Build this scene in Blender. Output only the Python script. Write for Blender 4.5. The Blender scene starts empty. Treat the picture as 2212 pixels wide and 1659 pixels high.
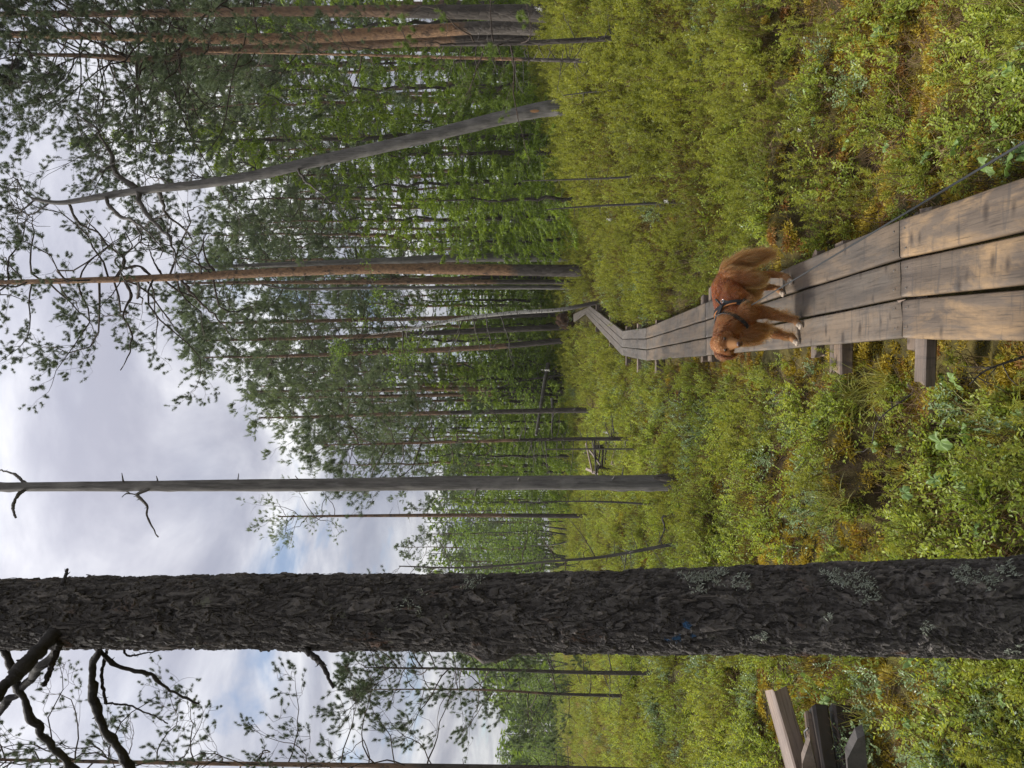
import bpy, math, random
import numpy as np
from mathutils import Vector, Matrix

# ------------------------------------------------------------------ camera, sky, sun, exposure
scene = bpy.context.scene
C = scene.collection
CAM = np.array([0.0, 0.0, 1.85])
FPX = 1661.0                      # focal length, in pixels of a 2212 x 1659 view of the photograph
PITCH = math.atan(84.0 / FPX)
FWD = np.array([0, math.cos(PITCH), math.sin(PITCH)])
UPV = np.array([0, -math.sin(PITCH), math.cos(PITCH)])
RGT = np.array([1.0, 0, 0])
cd = bpy.data.cameras.new('camera')
cam = bpy.data.objects.new('camera', cd)
C.objects.link(cam)
cd.sensor_fit = 'HORIZONTAL'; cd.sensor_width = 36.0
cd.lens = 36.0 * FPX / 2212.0
cd.clip_start = 0.05; cd.clip_end = 3000
# the photograph was taken upright and is stored on its side: world up points to the picture's left
cam.matrix_world = Matrix(((-UPV[0], RGT[0], -FWD[0], CAM[0]), (-UPV[1], RGT[1], -FWD[1], CAM[1]),
                           (-UPV[2], RGT[2], -FWD[2], CAM[2]), (0, 0, 0, 1)))
scene.camera = cam

SUN_AZ = math.radians(-75)        # from +Y towards +X; the light comes from the walker's left
SUN_EL = math.radians(57)
world = bpy.data.worlds.new('World'); scene.world = world; world.use_nodes = True
nt = world.node_tree; nt.nodes.clear()
def wn(t, **kw):
    n = nt.nodes.new(t)
    for k, v in kw.items(): setattr(n, k, v)
    return n
out = wn('ShaderNodeOutputWorld'); bg = wn('ShaderNodeBackground'); bg.inputs['Strength'].default_value = 0.052
sky = wn('ShaderNodeTexSky'); sky.sky_type = 'NISHITA'; sky.sun_disc = False
sky.sun_elevation = SUN_EL; sky.sun_rotation = SUN_AZ; sky.air_density = 1.0; sky.dust_density = 0.8; sky.ozone_density = 1.6
tc = wn('ShaderNodeTexCoord')
sep = wn('ShaderNodeSeparateXYZ'); nt.links.new(tc.outputs['Generated'], sep.inputs[0])
def wm(op, a, b=None, c=None):
    n = wn('ShaderNodeMath', operation=op)
    for i, v in enumerate((a, b, c)):
        if v is None: continue
        if isinstance(v, (int, float)): n.inputs[i].default_value = v
        else: nt.links.new(v, n.inputs[i])
    return n.outputs[0]
zc = wm('ADD', wm('MAXIMUM', sep.outputs['Z'], 0.0), 0.16)
comb = wn('ShaderNodeCombineXYZ')
nt.links.new(wm('DIVIDE', sep.outputs['X'], zc), comb.inputs[0])
nt.links.new(wm('DIVIDE', sep.outputs['Y'], zc), comb.inputs[1])
def noise(vec, scale, detail, rough, dist=0.0, off=(0, 0, 0)):
    mp = wn('ShaderNodeMapping'); mp.inputs['Location'].default_value = off
    nt.links.new(vec, mp.inputs[0])
    n = wn('ShaderNodeTexNoise'); n.inputs['Scale'].default_value = scale; n.inputs['Detail'].default_value = detail
    n.inputs['Roughness'].default_value = rough; n.inputs['Distortion'].default_value = dist
    nt.links.new(mp.outputs[0], n.inputs['Vector'])
    return n.outputs['Fac']
def ramp(fac, stops):
    r = wn('ShaderNodeValToRGB'); r.color_ramp.interpolation = 'B_SPLINE'
    e = r.color_ramp.elements
    while len(e) < len(stops): e.new(0.5)
    for k, (p, c) in enumerate(stops):
        e[k].position = p; e[k].color = (*c, 1) if len(c) == 3 else c
    nt.links.new(fac, r.inputs[0]); return r.outputs['Color']
n_big = noise(comb.outputs[0], 1.55, 8, 0.58, 0.35, (3.1, 1.7, 0))
n_fine = noise(comb.outputs[0], 1.7, 7, 0.55, 0.4, (7.3, 4.2, 1))
# cloud tone: blue-grey undersides to near white tops (radiance, before the 0.1 strength)
cloud = ramp(n_big, [(0.38, (.32, .325, .39)), (0.47, (.45, .455, .515)), (0.55, (.61, .61, .65)), (0.64, (.95, .94, .93))])
# an overcast sky is brighter towards the zenith (CIE overcast sky)
zen = wm('ADD', wm('MULTIPLY', wm('MAXIMUM', sep.outputs['Z'], 0.0), 8.0), 3.6)
cm = wn('ShaderNodeVectorMath', operation='SCALE'); nt.links.new(cloud, cm.inputs[0]); nt.links.new(zen, cm.inputs['Scale'])
gap = ramp(n_fine, [(0.34, (0, 0, 0)), (0.42, (1, 1, 1))])       # small openings where the blue shows
mix = wn('ShaderNodeMix', data_type='RGBA')
skyb = wn('ShaderNodeVectorMath', operation='SCALE'); nt.links.new(sky.outputs[0], skyb.inputs[0]); skyb.inputs['Scale'].default_value = 0.55
nt.links.new(gap, mix.inputs['Factor']); nt.links.new(skyb.outputs[0], mix.inputs['A']); nt.links.new(cm.outputs[0], mix.inputs['B'])
nt.links.new(mix.outputs['Result'], bg.inputs['Color']); nt.links.new(bg.outputs[0], out.inputs[0])

sl = bpy.data.lights.new('sun', 'SUN'); sl.energy = 1.5; sl.angle = math.radians(12); sl.color = (1.0, 0.95, 0.87)
sun = bpy.data.objects.new('sun', sl); C.objects.link(sun)
sd = Vector((math.sin(SUN_AZ) * math.cos(SUN_EL), math.cos(SUN_AZ) * math.cos(SUN_EL), math.sin(SUN_EL)))
sun.rotation_euler = sd.to_track_quat('Z', 'Y').to_euler()

scene.view_settings.view_transform = 'Standard'; scene.view_settings.look = 'None'
scene.view_settings.exposure = 2.0; scene.view_settings.gamma = 1.0; scene.view_settings.use_curve_mapping = False
scene.render.engine = 'CYCLES'
scene.cycles.max_bounces = 6; scene.cycles.diffuse_bounces = 4; scene.cycles.glossy_bounces = 2
scene.cycles.transmission_bounces = 3; scene.cycles.transparent_max_bounces = 8
scene.cycles.use_denoising = True

rng = np.random.default_rng(11)
random.seed(5)

# ------------------------------------------------------------------ geometry helpers
def nrm(v):
    v = np.asarray(v, float); return v / (np.linalg.norm(v, axis=-1, keepdims=True) + 1e-12)
def ray(X, Y):
    return FWD + RGT * (829.5 - Y) / FPX - UPV * (X - 1106.0) / FPX
def at(X, Y, depth):                       # point seen at (X, Y) at that distance in front of the camera
    d = ray(X, Y); return CAM + d * (depth / d[1])
def on_plane(X, Y, z):
    d = ray(X, Y); return CAM + d * ((z - CAM[2]) / d[2])
def smooth(a, b, x):
    t = np.clip((np.asarray(x, float) - a) / (b - a), 0, 1); return t * t * (3 - 2 * t)
def _hash(ix, iy, s):
    h = (ix.astype(np.int64) * 374761393 + iy.astype(np.int64) * 668265263 + s * 1442695041) & 0xffffffff
    h = ((h ^ (h >> 13)) * 1274126177) & 0xffffffff
    h = ((h ^ (h >> 16)) * 2246822519) & 0xffffffff
    return ((h ^ (h >> 15)) & 0xffffff) / float(0xffffff)
def vnoise(x, y, s=0):
    x = np.asarray(x, float); y = np.asarray(y, float)
    ix = np.floor(x); iy = np.floor(y); fx = x - ix; fy = y - iy
    fx = fx * fx * (3 - 2 * fx); fy = fy * fy * (3 - 2 * fy)
    a = _hash(ix, iy, s); b = _hash(ix + 1, iy, s); c = _hash(ix, iy + 1, s); d = _hash(ix + 1, iy + 1, s)
    return (a * (1 - fx) + b * fx) * (1 - fy) + (c * (1 - fx) + d * fx) * fy
def fbm(x, y, s=0, o=4):
    t = 0; a = 0.5; f = 1.0
    for k in range(o):
        t = t + a * vnoise(np.asarray(x) * f + 17.3 * k, np.asarray(y) * f - 9.1 * k, s + k); a *= 0.5; f *= 2.03
    return t / (1 - 0.5 ** o)

class MB:
    """collects vertices, quads and triangles with a material slot and a float per vertex"""
    def __init__(s): s.V = []; s.F = []; s.M = []; s.A = []; s.n = 0
    def add(s, V, F, mat=0, a=0.0):
        V = np.asarray(V, float).reshape(-1, 3); F = np.asarray(F, int)
        s.V.append(V); s.F.append(F + s.n); s.M.append(np.full(len(F), mat)); s.A.append(np.broadcast_to(np.asarray(a, float), (len(V),)).copy())
        s.n += len(V)
    def mesh(s, name, mats, smooth_=True):
        me = bpy.data.meshes.new(name)
        if not s.V: return me
        V = np.concatenate(s.V); A = np.concatenate(s.A)
        tot = np.concatenate([np.full(len(f), f.shape[1]) for f in s.F]); lv = np.concatenate([f.ravel() for f in s.F])
        me.vertices.add(len(V)); me.vertices.foreach_set('co', V.astype(np.float32).ravel())
        me.loops.add(len(lv)); me.loops.foreach_set('vertex_index', lv.astype(np.int32))
        me.polygons.add(len(tot)); st = np.concatenate([[0], np.cumsum(tot)[:-1]])
        me.polygons.foreach_set('loop_start', st.astype(np.int32)); me.polygons.foreach_set('loop_total', tot.astype(np.int32))
        me.polygons.foreach_set('material_index', np.concatenate(s.M).astype(np.int32))
        me.polygons.foreach_set('use_smooth', np.full(len(tot), smooth_))
        at_ = me.attributes.new('v', 'FLOAT', 'POINT'); at_.data.foreach_set('value', A.astype(np.float32))
        for m in mats: me.materials.append(m)
        me.update(calc_edges=True); me.validate(); return me
def link(name, me, parent=None, loc=None):
    o = bpy.data.objects.new(name, me); C.objects.link(o)
    if parent is not None: o.parent = parent
    if loc is not None: o.location = Vector(loc)
    return o
def thing(name, label, cat, loc=(0, 0, 0), group=None):
    o = bpy.data.objects.new(name, None); C.objects.link(o); o.location = Vector(loc); o.empty_display_size = 0.1
    return tag(o, label, cat, group)
def tag(o, label=None, cat=None, group=None, kind=None):
    for k, v in (('label', label), ('category', cat), ('group', group), ('kind', kind)):
        if v: o[k] = v
    return o
def spline(pts, n):
    P = np.asarray(pts, float)
    if len(P) < 3:
        t = np.linspace(0, 1, n)[:, None]; return P[0] * (1 - t) + P[-1] * t
    E = np.vstack([2 * P[0] - P[1], P, 2 * P[-1] - P[-2]])
    u = np.linspace(0, len(P) - 1 - 1e-9, n); i = u.astype(int); t = (u - i)[:, None]
    a, b, c, d = E[i], E[i + 1], E[i + 2], E[i + 3]
    return 0.5 * (2 * b + (c - a) * t + (2 * a - 5 * b + 4 * c - d) * t ** 2 + (3 * b - a - 3 * c + d) * t ** 3)
def tube(mb, P, R, n=6, mat=0, a=0.0, bump=0.0, seed=0, cap=True):
    P = np.asarray(P, float); m = len(P); R = np.broadcast_to(np.asarray(R, float), (m,))
    T = nrm(np.gradient(P, axis=0))
    ref = np.array([0, 0, 1.0]) if abs(T[0, 2]) < 0.8 else np.array([1.0, 0, 0])
    U = nrm(ref - T * (T @ ref)[:, None]); W = np.cross(T, U)
    th = np.linspace(0, 2 * math.pi, n, endpoint=False)
    rr = R[:, None] * np.ones(n)
    if bump:
        L = np.concatenate([[0], np.cumsum(np.linalg.norm(np.diff(P, axis=0), axis=1))])
        rr = rr * (1 + bump * (fbm(np.cos(th)[None] * 2.3 + seed, L[:, None] * 2.5 + np.sin(th)[None] * 2.3, seed, 4) - 0.5) * 2)
    V = P[:, None] + rr[..., None] * (np.cos(th)[None, :, None] * U[:, None] + np.sin(th)[None, :, None] * W[:, None])
    i = np.arange(m - 1)[:, None] * n; j = np.arange(n)[None]; k = (j + 1) % n
    F = np.stack([i + j, i + k, i + n + k, i + n + j], -1).reshape(-1, 4)
    aa = np.broadcast_to(np.asarray(a, float), (m,)); mb.add(V.reshape(-1, 3), F, mat, np.repeat(aa, n))
    if cap:
        for ring, cen, fl in ((V[-1], P[-1] + T[-1] * R[-1] * 0.4, 0), (V[0], P[0], 1)):
            q = np.vstack([ring, cen]); jj = np.arange(n); f = np.stack([jj, (jj + 1) % n, np.full(n, n)], 1)
            mb.add(q, f[:, ::-1] if fl else f, mat, aa[-1] if not fl else aa[0])
def box(mb, c, half, R=None, mat=0, a=0.0, bev=0.0):
    """bevelled box; R columns are its axes"""
    h = np.asarray(half, float); b = min(bev, 0.45 * h.min()) if bev else 0.0
    if not b:
        V = np.array([[x, y, z] for x in (-1, 1) for y in (-1, 1) for z in (-1, 1)], float) * h
        F = [(0, 1, 3, 2), (4, 6, 7, 5), (0, 4, 5, 1), (2, 3, 7, 6), (0, 2, 6, 4), (1, 5, 7, 3)]
        V = V if R is None else V @ np.asarray(R).T
        mb.add(V + np.asarray(c), F, mat, a); return
    V = []; idx = {}
    for sx in (-1, 1):
        for sy in (-1, 1):
            for sz in (-1, 1):
                for k in range(3):
                    p = np.array([sx, sy, sz]) * (h - b); p[k] = (sx, sy, sz)[k] * h[k]
                    idx[(sx, sy, sz, k)] = len(V); V.append(p)
    V = np.array(V); Q = []; T = []
    for k in range(3):
        i, j = (k + 1) % 3, (k + 2) % 3
        for sg in (-1, 1):
            q = []
            for (si, sj) in ((-1, -1), (1, -1), (1, 1), (-1, 1)):
                s = [0, 0, 0]; s[k] = sg; s[i] = si; s[j] = sj; q.append(idx[(*s, k)])
            Q.append(q if sg > 0 else q[::-1])
        for si in (-1, 1):
            for sj in (-1, 1):
                s0 = [0, 0, 0]; s0[i] = si; s0[j] = sj; s0[k] = -1; s1 = list(s0); s1[k] = 1
                q = [idx[(*s0, i)], idx[(*s0, j)], idx[(*s1, j)], idx[(*s1, i)]]
                Q.append(q if si * sj > 0 else q[::-1])
    for sx in (-1, 1):
        for sy in (-1, 1):
            for sz in (-1, 1):
                t = [idx[(sx, sy, sz, 0)], idx[(sx, sy, sz, 1)], idx[(sx, sy, sz, 2)]]
                T.append(t if sx * sy * sz > 0 else t[::-1])
    V = V if R is None else V @ np.asarray(R).T
    V = V + np.asarray(c)
    mb.add(V, Q, mat, a); mb.F.append(np.array(T) + mb.n - len(V)); mb.M.append(np.full(len(T), mat))

# ------------------------------------------------------------------ materials
def mat_new(name):
    m = bpy.data.materials.new(name); m.use_nodes = True; m.node_tree.nodes.clear(); return m
class NG:
    def __init__(s, m): s.t = m.node_tree
    def n(s, t, **kw):
        x = s.t.nodes.new(t)
        for k, v in kw.items(): setattr(x, k, v)
        return x
    def l(s, a, b): s.t.links.new(a, b)
    def val(s, sock, v):
        if hasattr(v, 'is_linked') or hasattr(v, 'links'): s.l(v, sock)
        else: sock.default_value = v
    def math(s, op, a, b=0.0, clamp=False):
        x = s.n('ShaderNodeMath', operation=op); x.use_clamp = clamp; s.val(x.inputs[0], a); s.val(x.inputs[1], b); return x.outputs[0]
    def mix(s, f, a, b, mode='MIX'):
        x = s.n('ShaderNodeMix', data_type='RGBA', blend_type=mode); s.val(x.inputs['Factor'], f)
        for k, v in (('A', a), ('B', b)): s.val(x.inputs[k], (*v, 1) if isinstance(v, tuple) and len(v) == 3 else v)
        return x.outputs['Result']
    def coord(s, which='Object', scale=(1, 1, 1), loc=(0, 0, 0)):
        c = s.n('ShaderNodeTexCoord'); mp = s.n('ShaderNodeMapping'); mp.inputs['Scale'].default_value = scale; mp.inputs['Location'].default_value = loc
        s.l(c.outputs[which], mp.inputs[0]); return mp.outputs[0]
    def pos(s, scale=(1, 1, 1)):
        c = s.n('ShaderNodeNewGeometry'); mp = s.n('ShaderNodeMapping'); mp.inputs['Scale'].default_value = scale
        s.l(c.outputs['Position'], mp.inputs[0]); return mp.outputs[0]
    def noise(s, v, sc, det=4, ro=0.55, dist=0.0, out='Fac'):
        x = s.n('ShaderNodeTexNoise'); x.inputs['Scale'].default_value = sc; x.inputs['Detail'].default_value = det
        x.inputs['Roughness'].default_value = ro; x.inputs['Distortion'].default_value = dist; s.l(v, x.inputs['Vector']); return x.outputs[out]
    def vor(s, v, sc, feature='F1', out='Distance', rnd=1.0):
        x = s.n('ShaderNodeTexVoronoi', feature=feature); x.inputs['Scale'].default_value = sc; x.inputs['Randomness'].default_value = rnd
        s.l(v, x.inputs['Vector']); return x.outputs[out]
    def ramp(s, f, stops, interp='LINEAR'):
        r = s.n('ShaderNodeValToRGB'); r.color_ramp.interpolation = interp; e = r.color_ramp.elements
        while len(e) < len(stops): e.new(0.5)
        for k, (p, c) in enumerate(stops):
            e[k].position = p; e[k].color = (*c, 1) if not isinstance(c, (int, float)) else (c, c, c, 1)
        s.val(r.inputs[0], f); return r.outputs['Color']
    def attr(s, name='v', out='Fac'):
        x = s.n('ShaderNodeAttribute'); x.attribute_name = name; return x.outputs[out]
    def rnd(s): return s.n('ShaderNodeObjectInfo').outputs['Random']
    def bump(s, h, st=0.5, d=0.02):
        b = s.n('ShaderNodeBump'); b.inputs['Strength'].default_value = st; b.inputs['Distance'].default_value = d; s.l(h, b.inputs['Height']); return b.outputs[0]
    def hsv(s, c, h=0.5, sat=1.0, v=1.0):
        x = s.n('ShaderNodeHueSaturation'); s.val(x.inputs['Hue'], h); s.val(x.inputs['Saturation'], sat); s.val(x.inputs['Value'], v); s.val(x.inputs['Color'], c); return x.outputs[0]
    def finish(s, col, rough=0.7, normal=None, spec=0.3, transl=0.0, tcol=None, sheen=0.0):
        p = s.n('ShaderNodeBsdfPrincipled'); s.val(p.inputs['Base Color'], (*col, 1) if isinstance(col, tuple) and len(col) == 3 else col)
        s.val(p.inputs['Roughness'], rough); p.inputs['Specular IOR Level'].default_value = spec
        if sheen: p.inputs['Sheen Weight'].default_value = sheen
        if normal is not None: s.l(normal, p.inputs['Normal'])
        o = s.n('ShaderNodeOutputMaterial')
        if transl:
            t = s.n('ShaderNodeBsdfTranslucent'); s.val(t.inputs[0], tcol if tcol is not None else ((*col, 1) if isinstance(col, tuple) else col))
            x = s.n('ShaderNodeMixShader'); x.inputs[0].default_value = transl; s.l(p.outputs[0], x.inputs[1]); s.l(t.outputs[0], x.inputs[2]); s.l(x.outputs[0], o.inputs[0])
        else: s.l(p.outputs[0], o.inputs[0])

def leaf_mat(name, dark, mid, light, transl=0.35, rough=0.45, spec=0.3, scale=0.9):
    """leaf colour varies leaf by leaf (attribute v), plant by plant and in soft drifts over the bog"""
    m = mat_new(name); g = NG(m)
    dr = g.noise(g.pos(), scale, 4, 0.65)
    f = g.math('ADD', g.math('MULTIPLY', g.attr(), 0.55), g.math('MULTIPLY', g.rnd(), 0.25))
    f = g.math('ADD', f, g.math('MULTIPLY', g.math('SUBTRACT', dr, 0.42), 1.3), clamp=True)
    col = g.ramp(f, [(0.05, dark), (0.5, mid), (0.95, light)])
    g.finish(col, rough, None, spec, transl, g.hsv(col, 0.49, 1.1, 1.35)); return m

def bark_mat(name, low, lowd, up, upd, sc=1.0, rough=0.85, bumpd=0.012):
    """flaky pine bark: grey-brown plates low down, papery orange higher up (attribute v)"""
    m = mat_new(name); g = NG(m)
    v = g.coord('Object', (1, 1, 0.38)); nv = g.noise(v, 9 * sc, 4, 0.6, 0.4)
    vo = g.vor(v, 17 * sc, 'F1', 'Color'); e = g.vor(v, 17 * sc, 'DISTANCE_TO_EDGE')
    sepc = g.n('ShaderNodeSeparateColor'); g.l(vo, sepc.inputs[0]); pl = sepc.outputs[0]
    lowc = g.mix(g.math('ADD', g.math('MULTIPLY', pl, 0.7), g.math('MULTIPLY', nv, 0.4), True), lowd, low)
    nb = g.noise(g.coord('Object', (1, 1, 0.6)), 14 * sc, 5, 0.65)
    upc = g.mix(g.ramp(nb, [(0.38, 0.0), (0.62, 1.0)]), upd, up)
    f = g.math('ADD', g.attr(), g.math('MULTIPLY', g.math('SUBTRACT', g.noise(g.coord('Object', (1, 1, 0.5)), 3.0, 4, 0.6), 0.5), 1.1))
    f = g.ramp(f, [(0.38, 0.0), (0.62, 1.0)])
    col = g.mix(f, lowc, upc)
    dk = g.ramp(g.noise(g.coord('Object', (1, 1, 0.8)), 5.5, 3, 0.6), [(0.58, 0.0), (0.66, 1.0)])
    col = g.mix(g.math('MULTIPLY', g.math('MULTIPLY', dk, f), 0.75), col, (0.045, 0.035, 0.03))   # dark scars on the orange bark
    h = g.math('ADD', g.math('MULTIPLY', g.ramp(e, [(0.0, 0.0), (0.18, 1.0)]), 0.8), g.math('MULTIPLY', nv, 0.6))
    g.finish(col, rough, g.bump(h, 0.9, bumpd), 0.2); return m
def dead_mat(name, a, b, c):
    """barkless weathered wood, silver-grey with fine vertical checks"""
    m = mat_new(name); g = NG(m)
    v = g.coord('Object', (1, 1, 0.10)); n1 = g.noise(v, 30, 6, 0.7, 0.3); n2 = g.noise(g.coord('Object', (1, 1, 0.5)), 4.0, 4, 0.6)
    col = g.mix(g.ramp(n1, [(0.35, 0.0), (0.65, 1.0)]), a, b); col = g.mix(g.ramp(n2, [(0.5, 0.0), (0.75, 0.8)]), col, c)
    g.finish(col, 0.8, g.bump(g.math('ADD', n1, g.math('MULTIPLY', n2, 0.5)), 0.8, 0.02), 0.25); return m

M = {}
M['bark'] = bark_mat('pine_bark', (0.135, 0.118, 0.105), (0.055, 0.047, 0.041), (0.32, 0.195, 0.11), (0.17, 0.105, 0.068))
M['bark_far'] = bark_mat('far_pine_bark', (0.095, 0.082, 0.072), (0.042, 0.036, 0.031), (0.21, 0.135, 0.085), (0.12, 0.08, 0.056), 0.7)
M['dead'] = dead_mat('dead_pine_wood', (0.165, 0.155, 0.145), (0.075, 0.07, 0.064), (0.235, 0.22, 0.20))
M['twig'] = dead_mat('dead_twig', (0.105, 0.095, 0.085), (0.06, 0.053, 0.047), (0.16, 0.15, 0.135))
M['limb'] = dead_mat('pine_limb', (0.075, 0.055, 0.042), (0.04, 0.032, 0.027), (0.11, 0.075, 0.05))
M['needle'] = leaf_mat('veiled_pine_needles', (0.075, 0.105, 0.052), (0.12, 0.16, 0.075), (0.175, 0.22, 0.095), 0.4, 0.5, 0.3, 0.25)  # far crowns: veiling glare put into the colour as a lighter grey-green
M['needle_d'] = leaf_mat('silhouette_pine_needles', (0.055, 0.08, 0.04), (0.09, 0.125, 0.058), (0.135, 0.175, 0.075), 0.22, 0.5, 0.3, 0.25)  # darker copy for nearer crowns: silhouette against the sky put into the colour
M['needle_y'] = leaf_mat('young_needles', (0.09, 0.14, 0.025), (0.13, 0.19, 0.04), (0.19, 0.25, 0.06), 0.35, 0.5, 0.3, 0.3)
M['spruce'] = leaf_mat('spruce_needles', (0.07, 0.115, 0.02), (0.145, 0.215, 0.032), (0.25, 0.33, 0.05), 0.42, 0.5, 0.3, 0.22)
M['birchleaf'] = leaf_mat('birch_leaves', (0.08, 0.13, 0.03), (0.13, 0.20, 0.045), (0.20, 0.27, 0.06), 0.4)
# ------------------------------------------------------------------ terrain
_TY = np.array([0, 4, 8, 12, 17, 22, 27, 34, 45, 70, 150, 400.])
_TA = np.array([-0.9, -0.6, -0.3, -0.1, 0.05, 0.15, 0.3, 0.5, 0.9])
_TZ = np.array([
    [0, 0, 0, 0, 0, .05, .08, .12, .18, .3, .6, 1.2],
    [0, 0, 0, 0, 0, .05, .08, .12, .18, .3, .6, 1.2],
    [0, 0, 0, 0, 0, .05, .08, .15, .25, .5, 1.0, 2.0],
    [0, 0, 0, 0, .02, .08, .18, .35, .75, 1.2, 2.0, 3.5],
    [0, 0, 0, 0, .04, .14, .34, .95, 1.35, 1.8, 2.6, 4],
    [0, 0, 0, .02, .06, .24, .46, 1.1, 1.45, 2.0, 3.0, 4.5],
    [0, 0, .08, .38, .92, 1.2, 1.35, 1.5, 1.7, 2.2, 3.2, 5],
    [0, 0, .15, .55, 1.25, 1.7, 1.8, 1.9, 2.1, 2.6, 3.5, 5],
    [0, 0, .2, .6, 1.1, 1.6, 1.8, 1.95, 2.2, 2.7, 3.6, 5]])
DECK_Z = 0.30
# corners of the boardwalk's joints: (left edge, right edge)
A_l, A_r = on_plane(1946, 730, DECK_Z), on_plane(1944, 475, DECK_Z)
b_l, b_r = on_plane(2212, 738.6, DECK_Z), on_plane(2212, 382.6, DECK_Z)
N_l, N_r = A_l + (b_l - A_l) * 2.3, A_r + (b_r - A_r) * 2.3
B_l, B_r = on_plane(1396, 779, DECK_Z), on_plane(1396, 708.5, DECK_Z)
K_l, K_r = on_plane(1342, 767, DECK_Z), on_plane(1344.5, 715, DECK_Z)
D_l, D_r = at(1263, 678, 27.0), at(1275, 661, 26.3)
E_l, E_r = at(1238.5, 696, 32.0), at(1237.5, 679, 33.2)
t_mid = 0.0
_dx = (1524 - 1396) / (1946 - 1396)
def _mid():
    l = on_plane(1524, 779 + (730 - 779) * _dx, DECK_Z); r = on_plane(1524, 708.5 + (475 - 708.5) * _dx, DECK_Z); return l, r
M_l, M_r = _mid()
JOINTS = [(N_l, N_r), (A_l, A_r), (M_l, M_r), (B_l, B_r), (K_l, K_r), (D_l, D_r), (E_l, E_r)]
DECK_C = np.array([(l + r) / 2 for l, r in JOINTS])
def deck_dist(x, y):
    """distance to the boardwalk's centre line and the deck's height there"""
    x = np.asarray(x, float); y = np.asarray(y, float); best = np.full(x.shape, 1e9); zz = np.zeros(x.shape)
    for p, q in zip(DECK_C[:-1], DECK_C[1:]):
        d = q - p; L2 = d[0] ** 2 + d[1] ** 2; t = np.clip(((x - p[0]) * d[0] + (y - p[1]) * d[1]) / L2, 0, 1)
        e = np.hypot(x - p[0] - t * d[0], y - p[1] - t * d[1]); zz = np.where(e < best, p[2] + t * d[2], zz); best = np.minimum(best, e)
    return best, zz
HOLLOWS = [(on_plane(1945, 1015, 0.0), 0.42, 0.30), (on_plane(1395, 172, 0.35), 0.8, 0.35), (on_plane(1500, 640, 0.0), 0.6, 0.16), (on_plane(1470, 845, 0.0), 0.35, 0.08),
           (on_plane(2090, 980, 0.0), 0.25, 0.1), (on_plane(1860, 330, 0.0), 0.4, 0.12), (on_plane(1640, 1440, 0.0), 0.4, 0.15)]
_hr = np.random.default_rng(5)
for _k in range(30):
    _y = _hr.uniform(5.5, 20); HOLLOWS.append((np.array([_y * (_hr.uniform(-.5, .5) if _k % 2 else _hr.uniform(.12, .5)), _y, 0]), _hr.uniform(.25, .6), _hr.uniform(.10, .20)))
def hollow_mask(x, y):
    m = np.zeros(np.shape(x))
    for p, r, d in HOLLOWS: m = np.maximum(m, min(1, .45 + d * 2) * np.exp(-(((x - p[0]) / r) ** 2 + ((y - p[1]) / (r * 0.8)) ** 2)))
    return m
def ground_z(x, y, micro=True):
    x = np.asarray(x, float); y = np.asarray(y, float)
    yy = np.clip(y, 0, 399.9); a = np.clip(x / np.maximum(y, 3.0), -0.899, 0.899)
    j = np.clip(np.searchsorted(_TY, yy, 'right') - 1, 0, len(_TY) - 2); i = np.clip(np.searchsorted(_TA, a, 'right') - 1, 0, len(_TA) - 2)
    fy = (yy - _TY[j]) / (_TY[j + 1] - _TY[j]); fa = (a - _TA[i]) / (_TA[i + 1] - _TA[i]); fa = fa * fa * (3 - 2 * fa)
    z = (_TZ[i, j] * (1 - fa) + _TZ[i + 1, j] * fa) * (1 - fy) + (_TZ[i, j + 1] * (1 - fa) + _TZ[i + 1, j + 1] * fa) * fy
    dd, dz = deck_dist(x, y)
    if micro:
        amp = smooth(0.3, 1.0, dd) * 0.8 + 0.2
        z = z + amp * (0.46 * (fbm(x * 0.8, y * 0.8, 3, 4) - 0.5) + 0.14 * (fbm(x * 4.1, y * 4.1, 9, 3) - 0.5)) + 0.03 * (vnoise(x * 14, y * 14, 21) - 0.5)
        for p, r, d in HOLLOWS:      # wet pits with a raised hummock behind
            z = z - d * 0.8 * np.exp(-(((x - p[0]) / r) ** 2 + ((y - p[1]) / (r * 0.7)) ** 2)) + d * 0.9 * np.exp(-(((x - p[0]) / (r * 1.2)) ** 2 + ((y - p[1] - r * 1.05) / (r * 0.45)) ** 2))
    k = smooth(0.75, 0.30, dd)      # the bog never rises through the planks
    return np.where(z > dz - 0.26, z * (1 - k) + np.minimum(z, dz - 0.26) * k, z)
def gz(x, y): return float(ground_z(np.array([x]), np.array([y]))[0])

def grid_axis(c, fine, n, span):
    u = np.linspace(-1, 1, n); k = math.asinh(span / fine / 1.0); return c + fine * np.sinh(u * k)
gx = np.unique(np.concatenate([np.arange(-4.5, 5.5, 0.06), 0.5 + np.sign(np.linspace(-1, 1, 170)) * (4.6 + 420 * np.abs(np.linspace(-1, 1, 170)) ** 3.2)]))
gy = np.unique(np.concatenate([np.arange(1.2, 10, 0.06), 10 + 420 * np.linspace(0, 1, 170) ** 2.6, -np.linspace(0.0, 1, 20) ** 2 * 60 + 1.1]))
GX, GY = np.meshgrid(gx, gy); GZ = ground_z(GX, GY)
mb = MB(); nx = len(gx); ii = np.arange(len(gy) - 1)[:, None] * nx; jj = np.arange(nx - 1)[None]
mb.add(np.stack([GX, GY, GZ], -1).reshape(-1, 3), np.stack([ii + jj, ii + jj + 1, ii + nx + jj + 1, ii + nx + jj], -1).reshape(-1, 4), 0, hollow_mask(GX, GY).ravel())
m = mat_new('bog_moss'); g = NG(m)
n1 = g.noise(g.pos(), 0.8, 5, 0.6, 0.3); n2 = g.noise(g.pos(), 4.5, 5, 0.6, 0.2); n3 = g.noise(g.pos(), 38, 4, 0.7)
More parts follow.
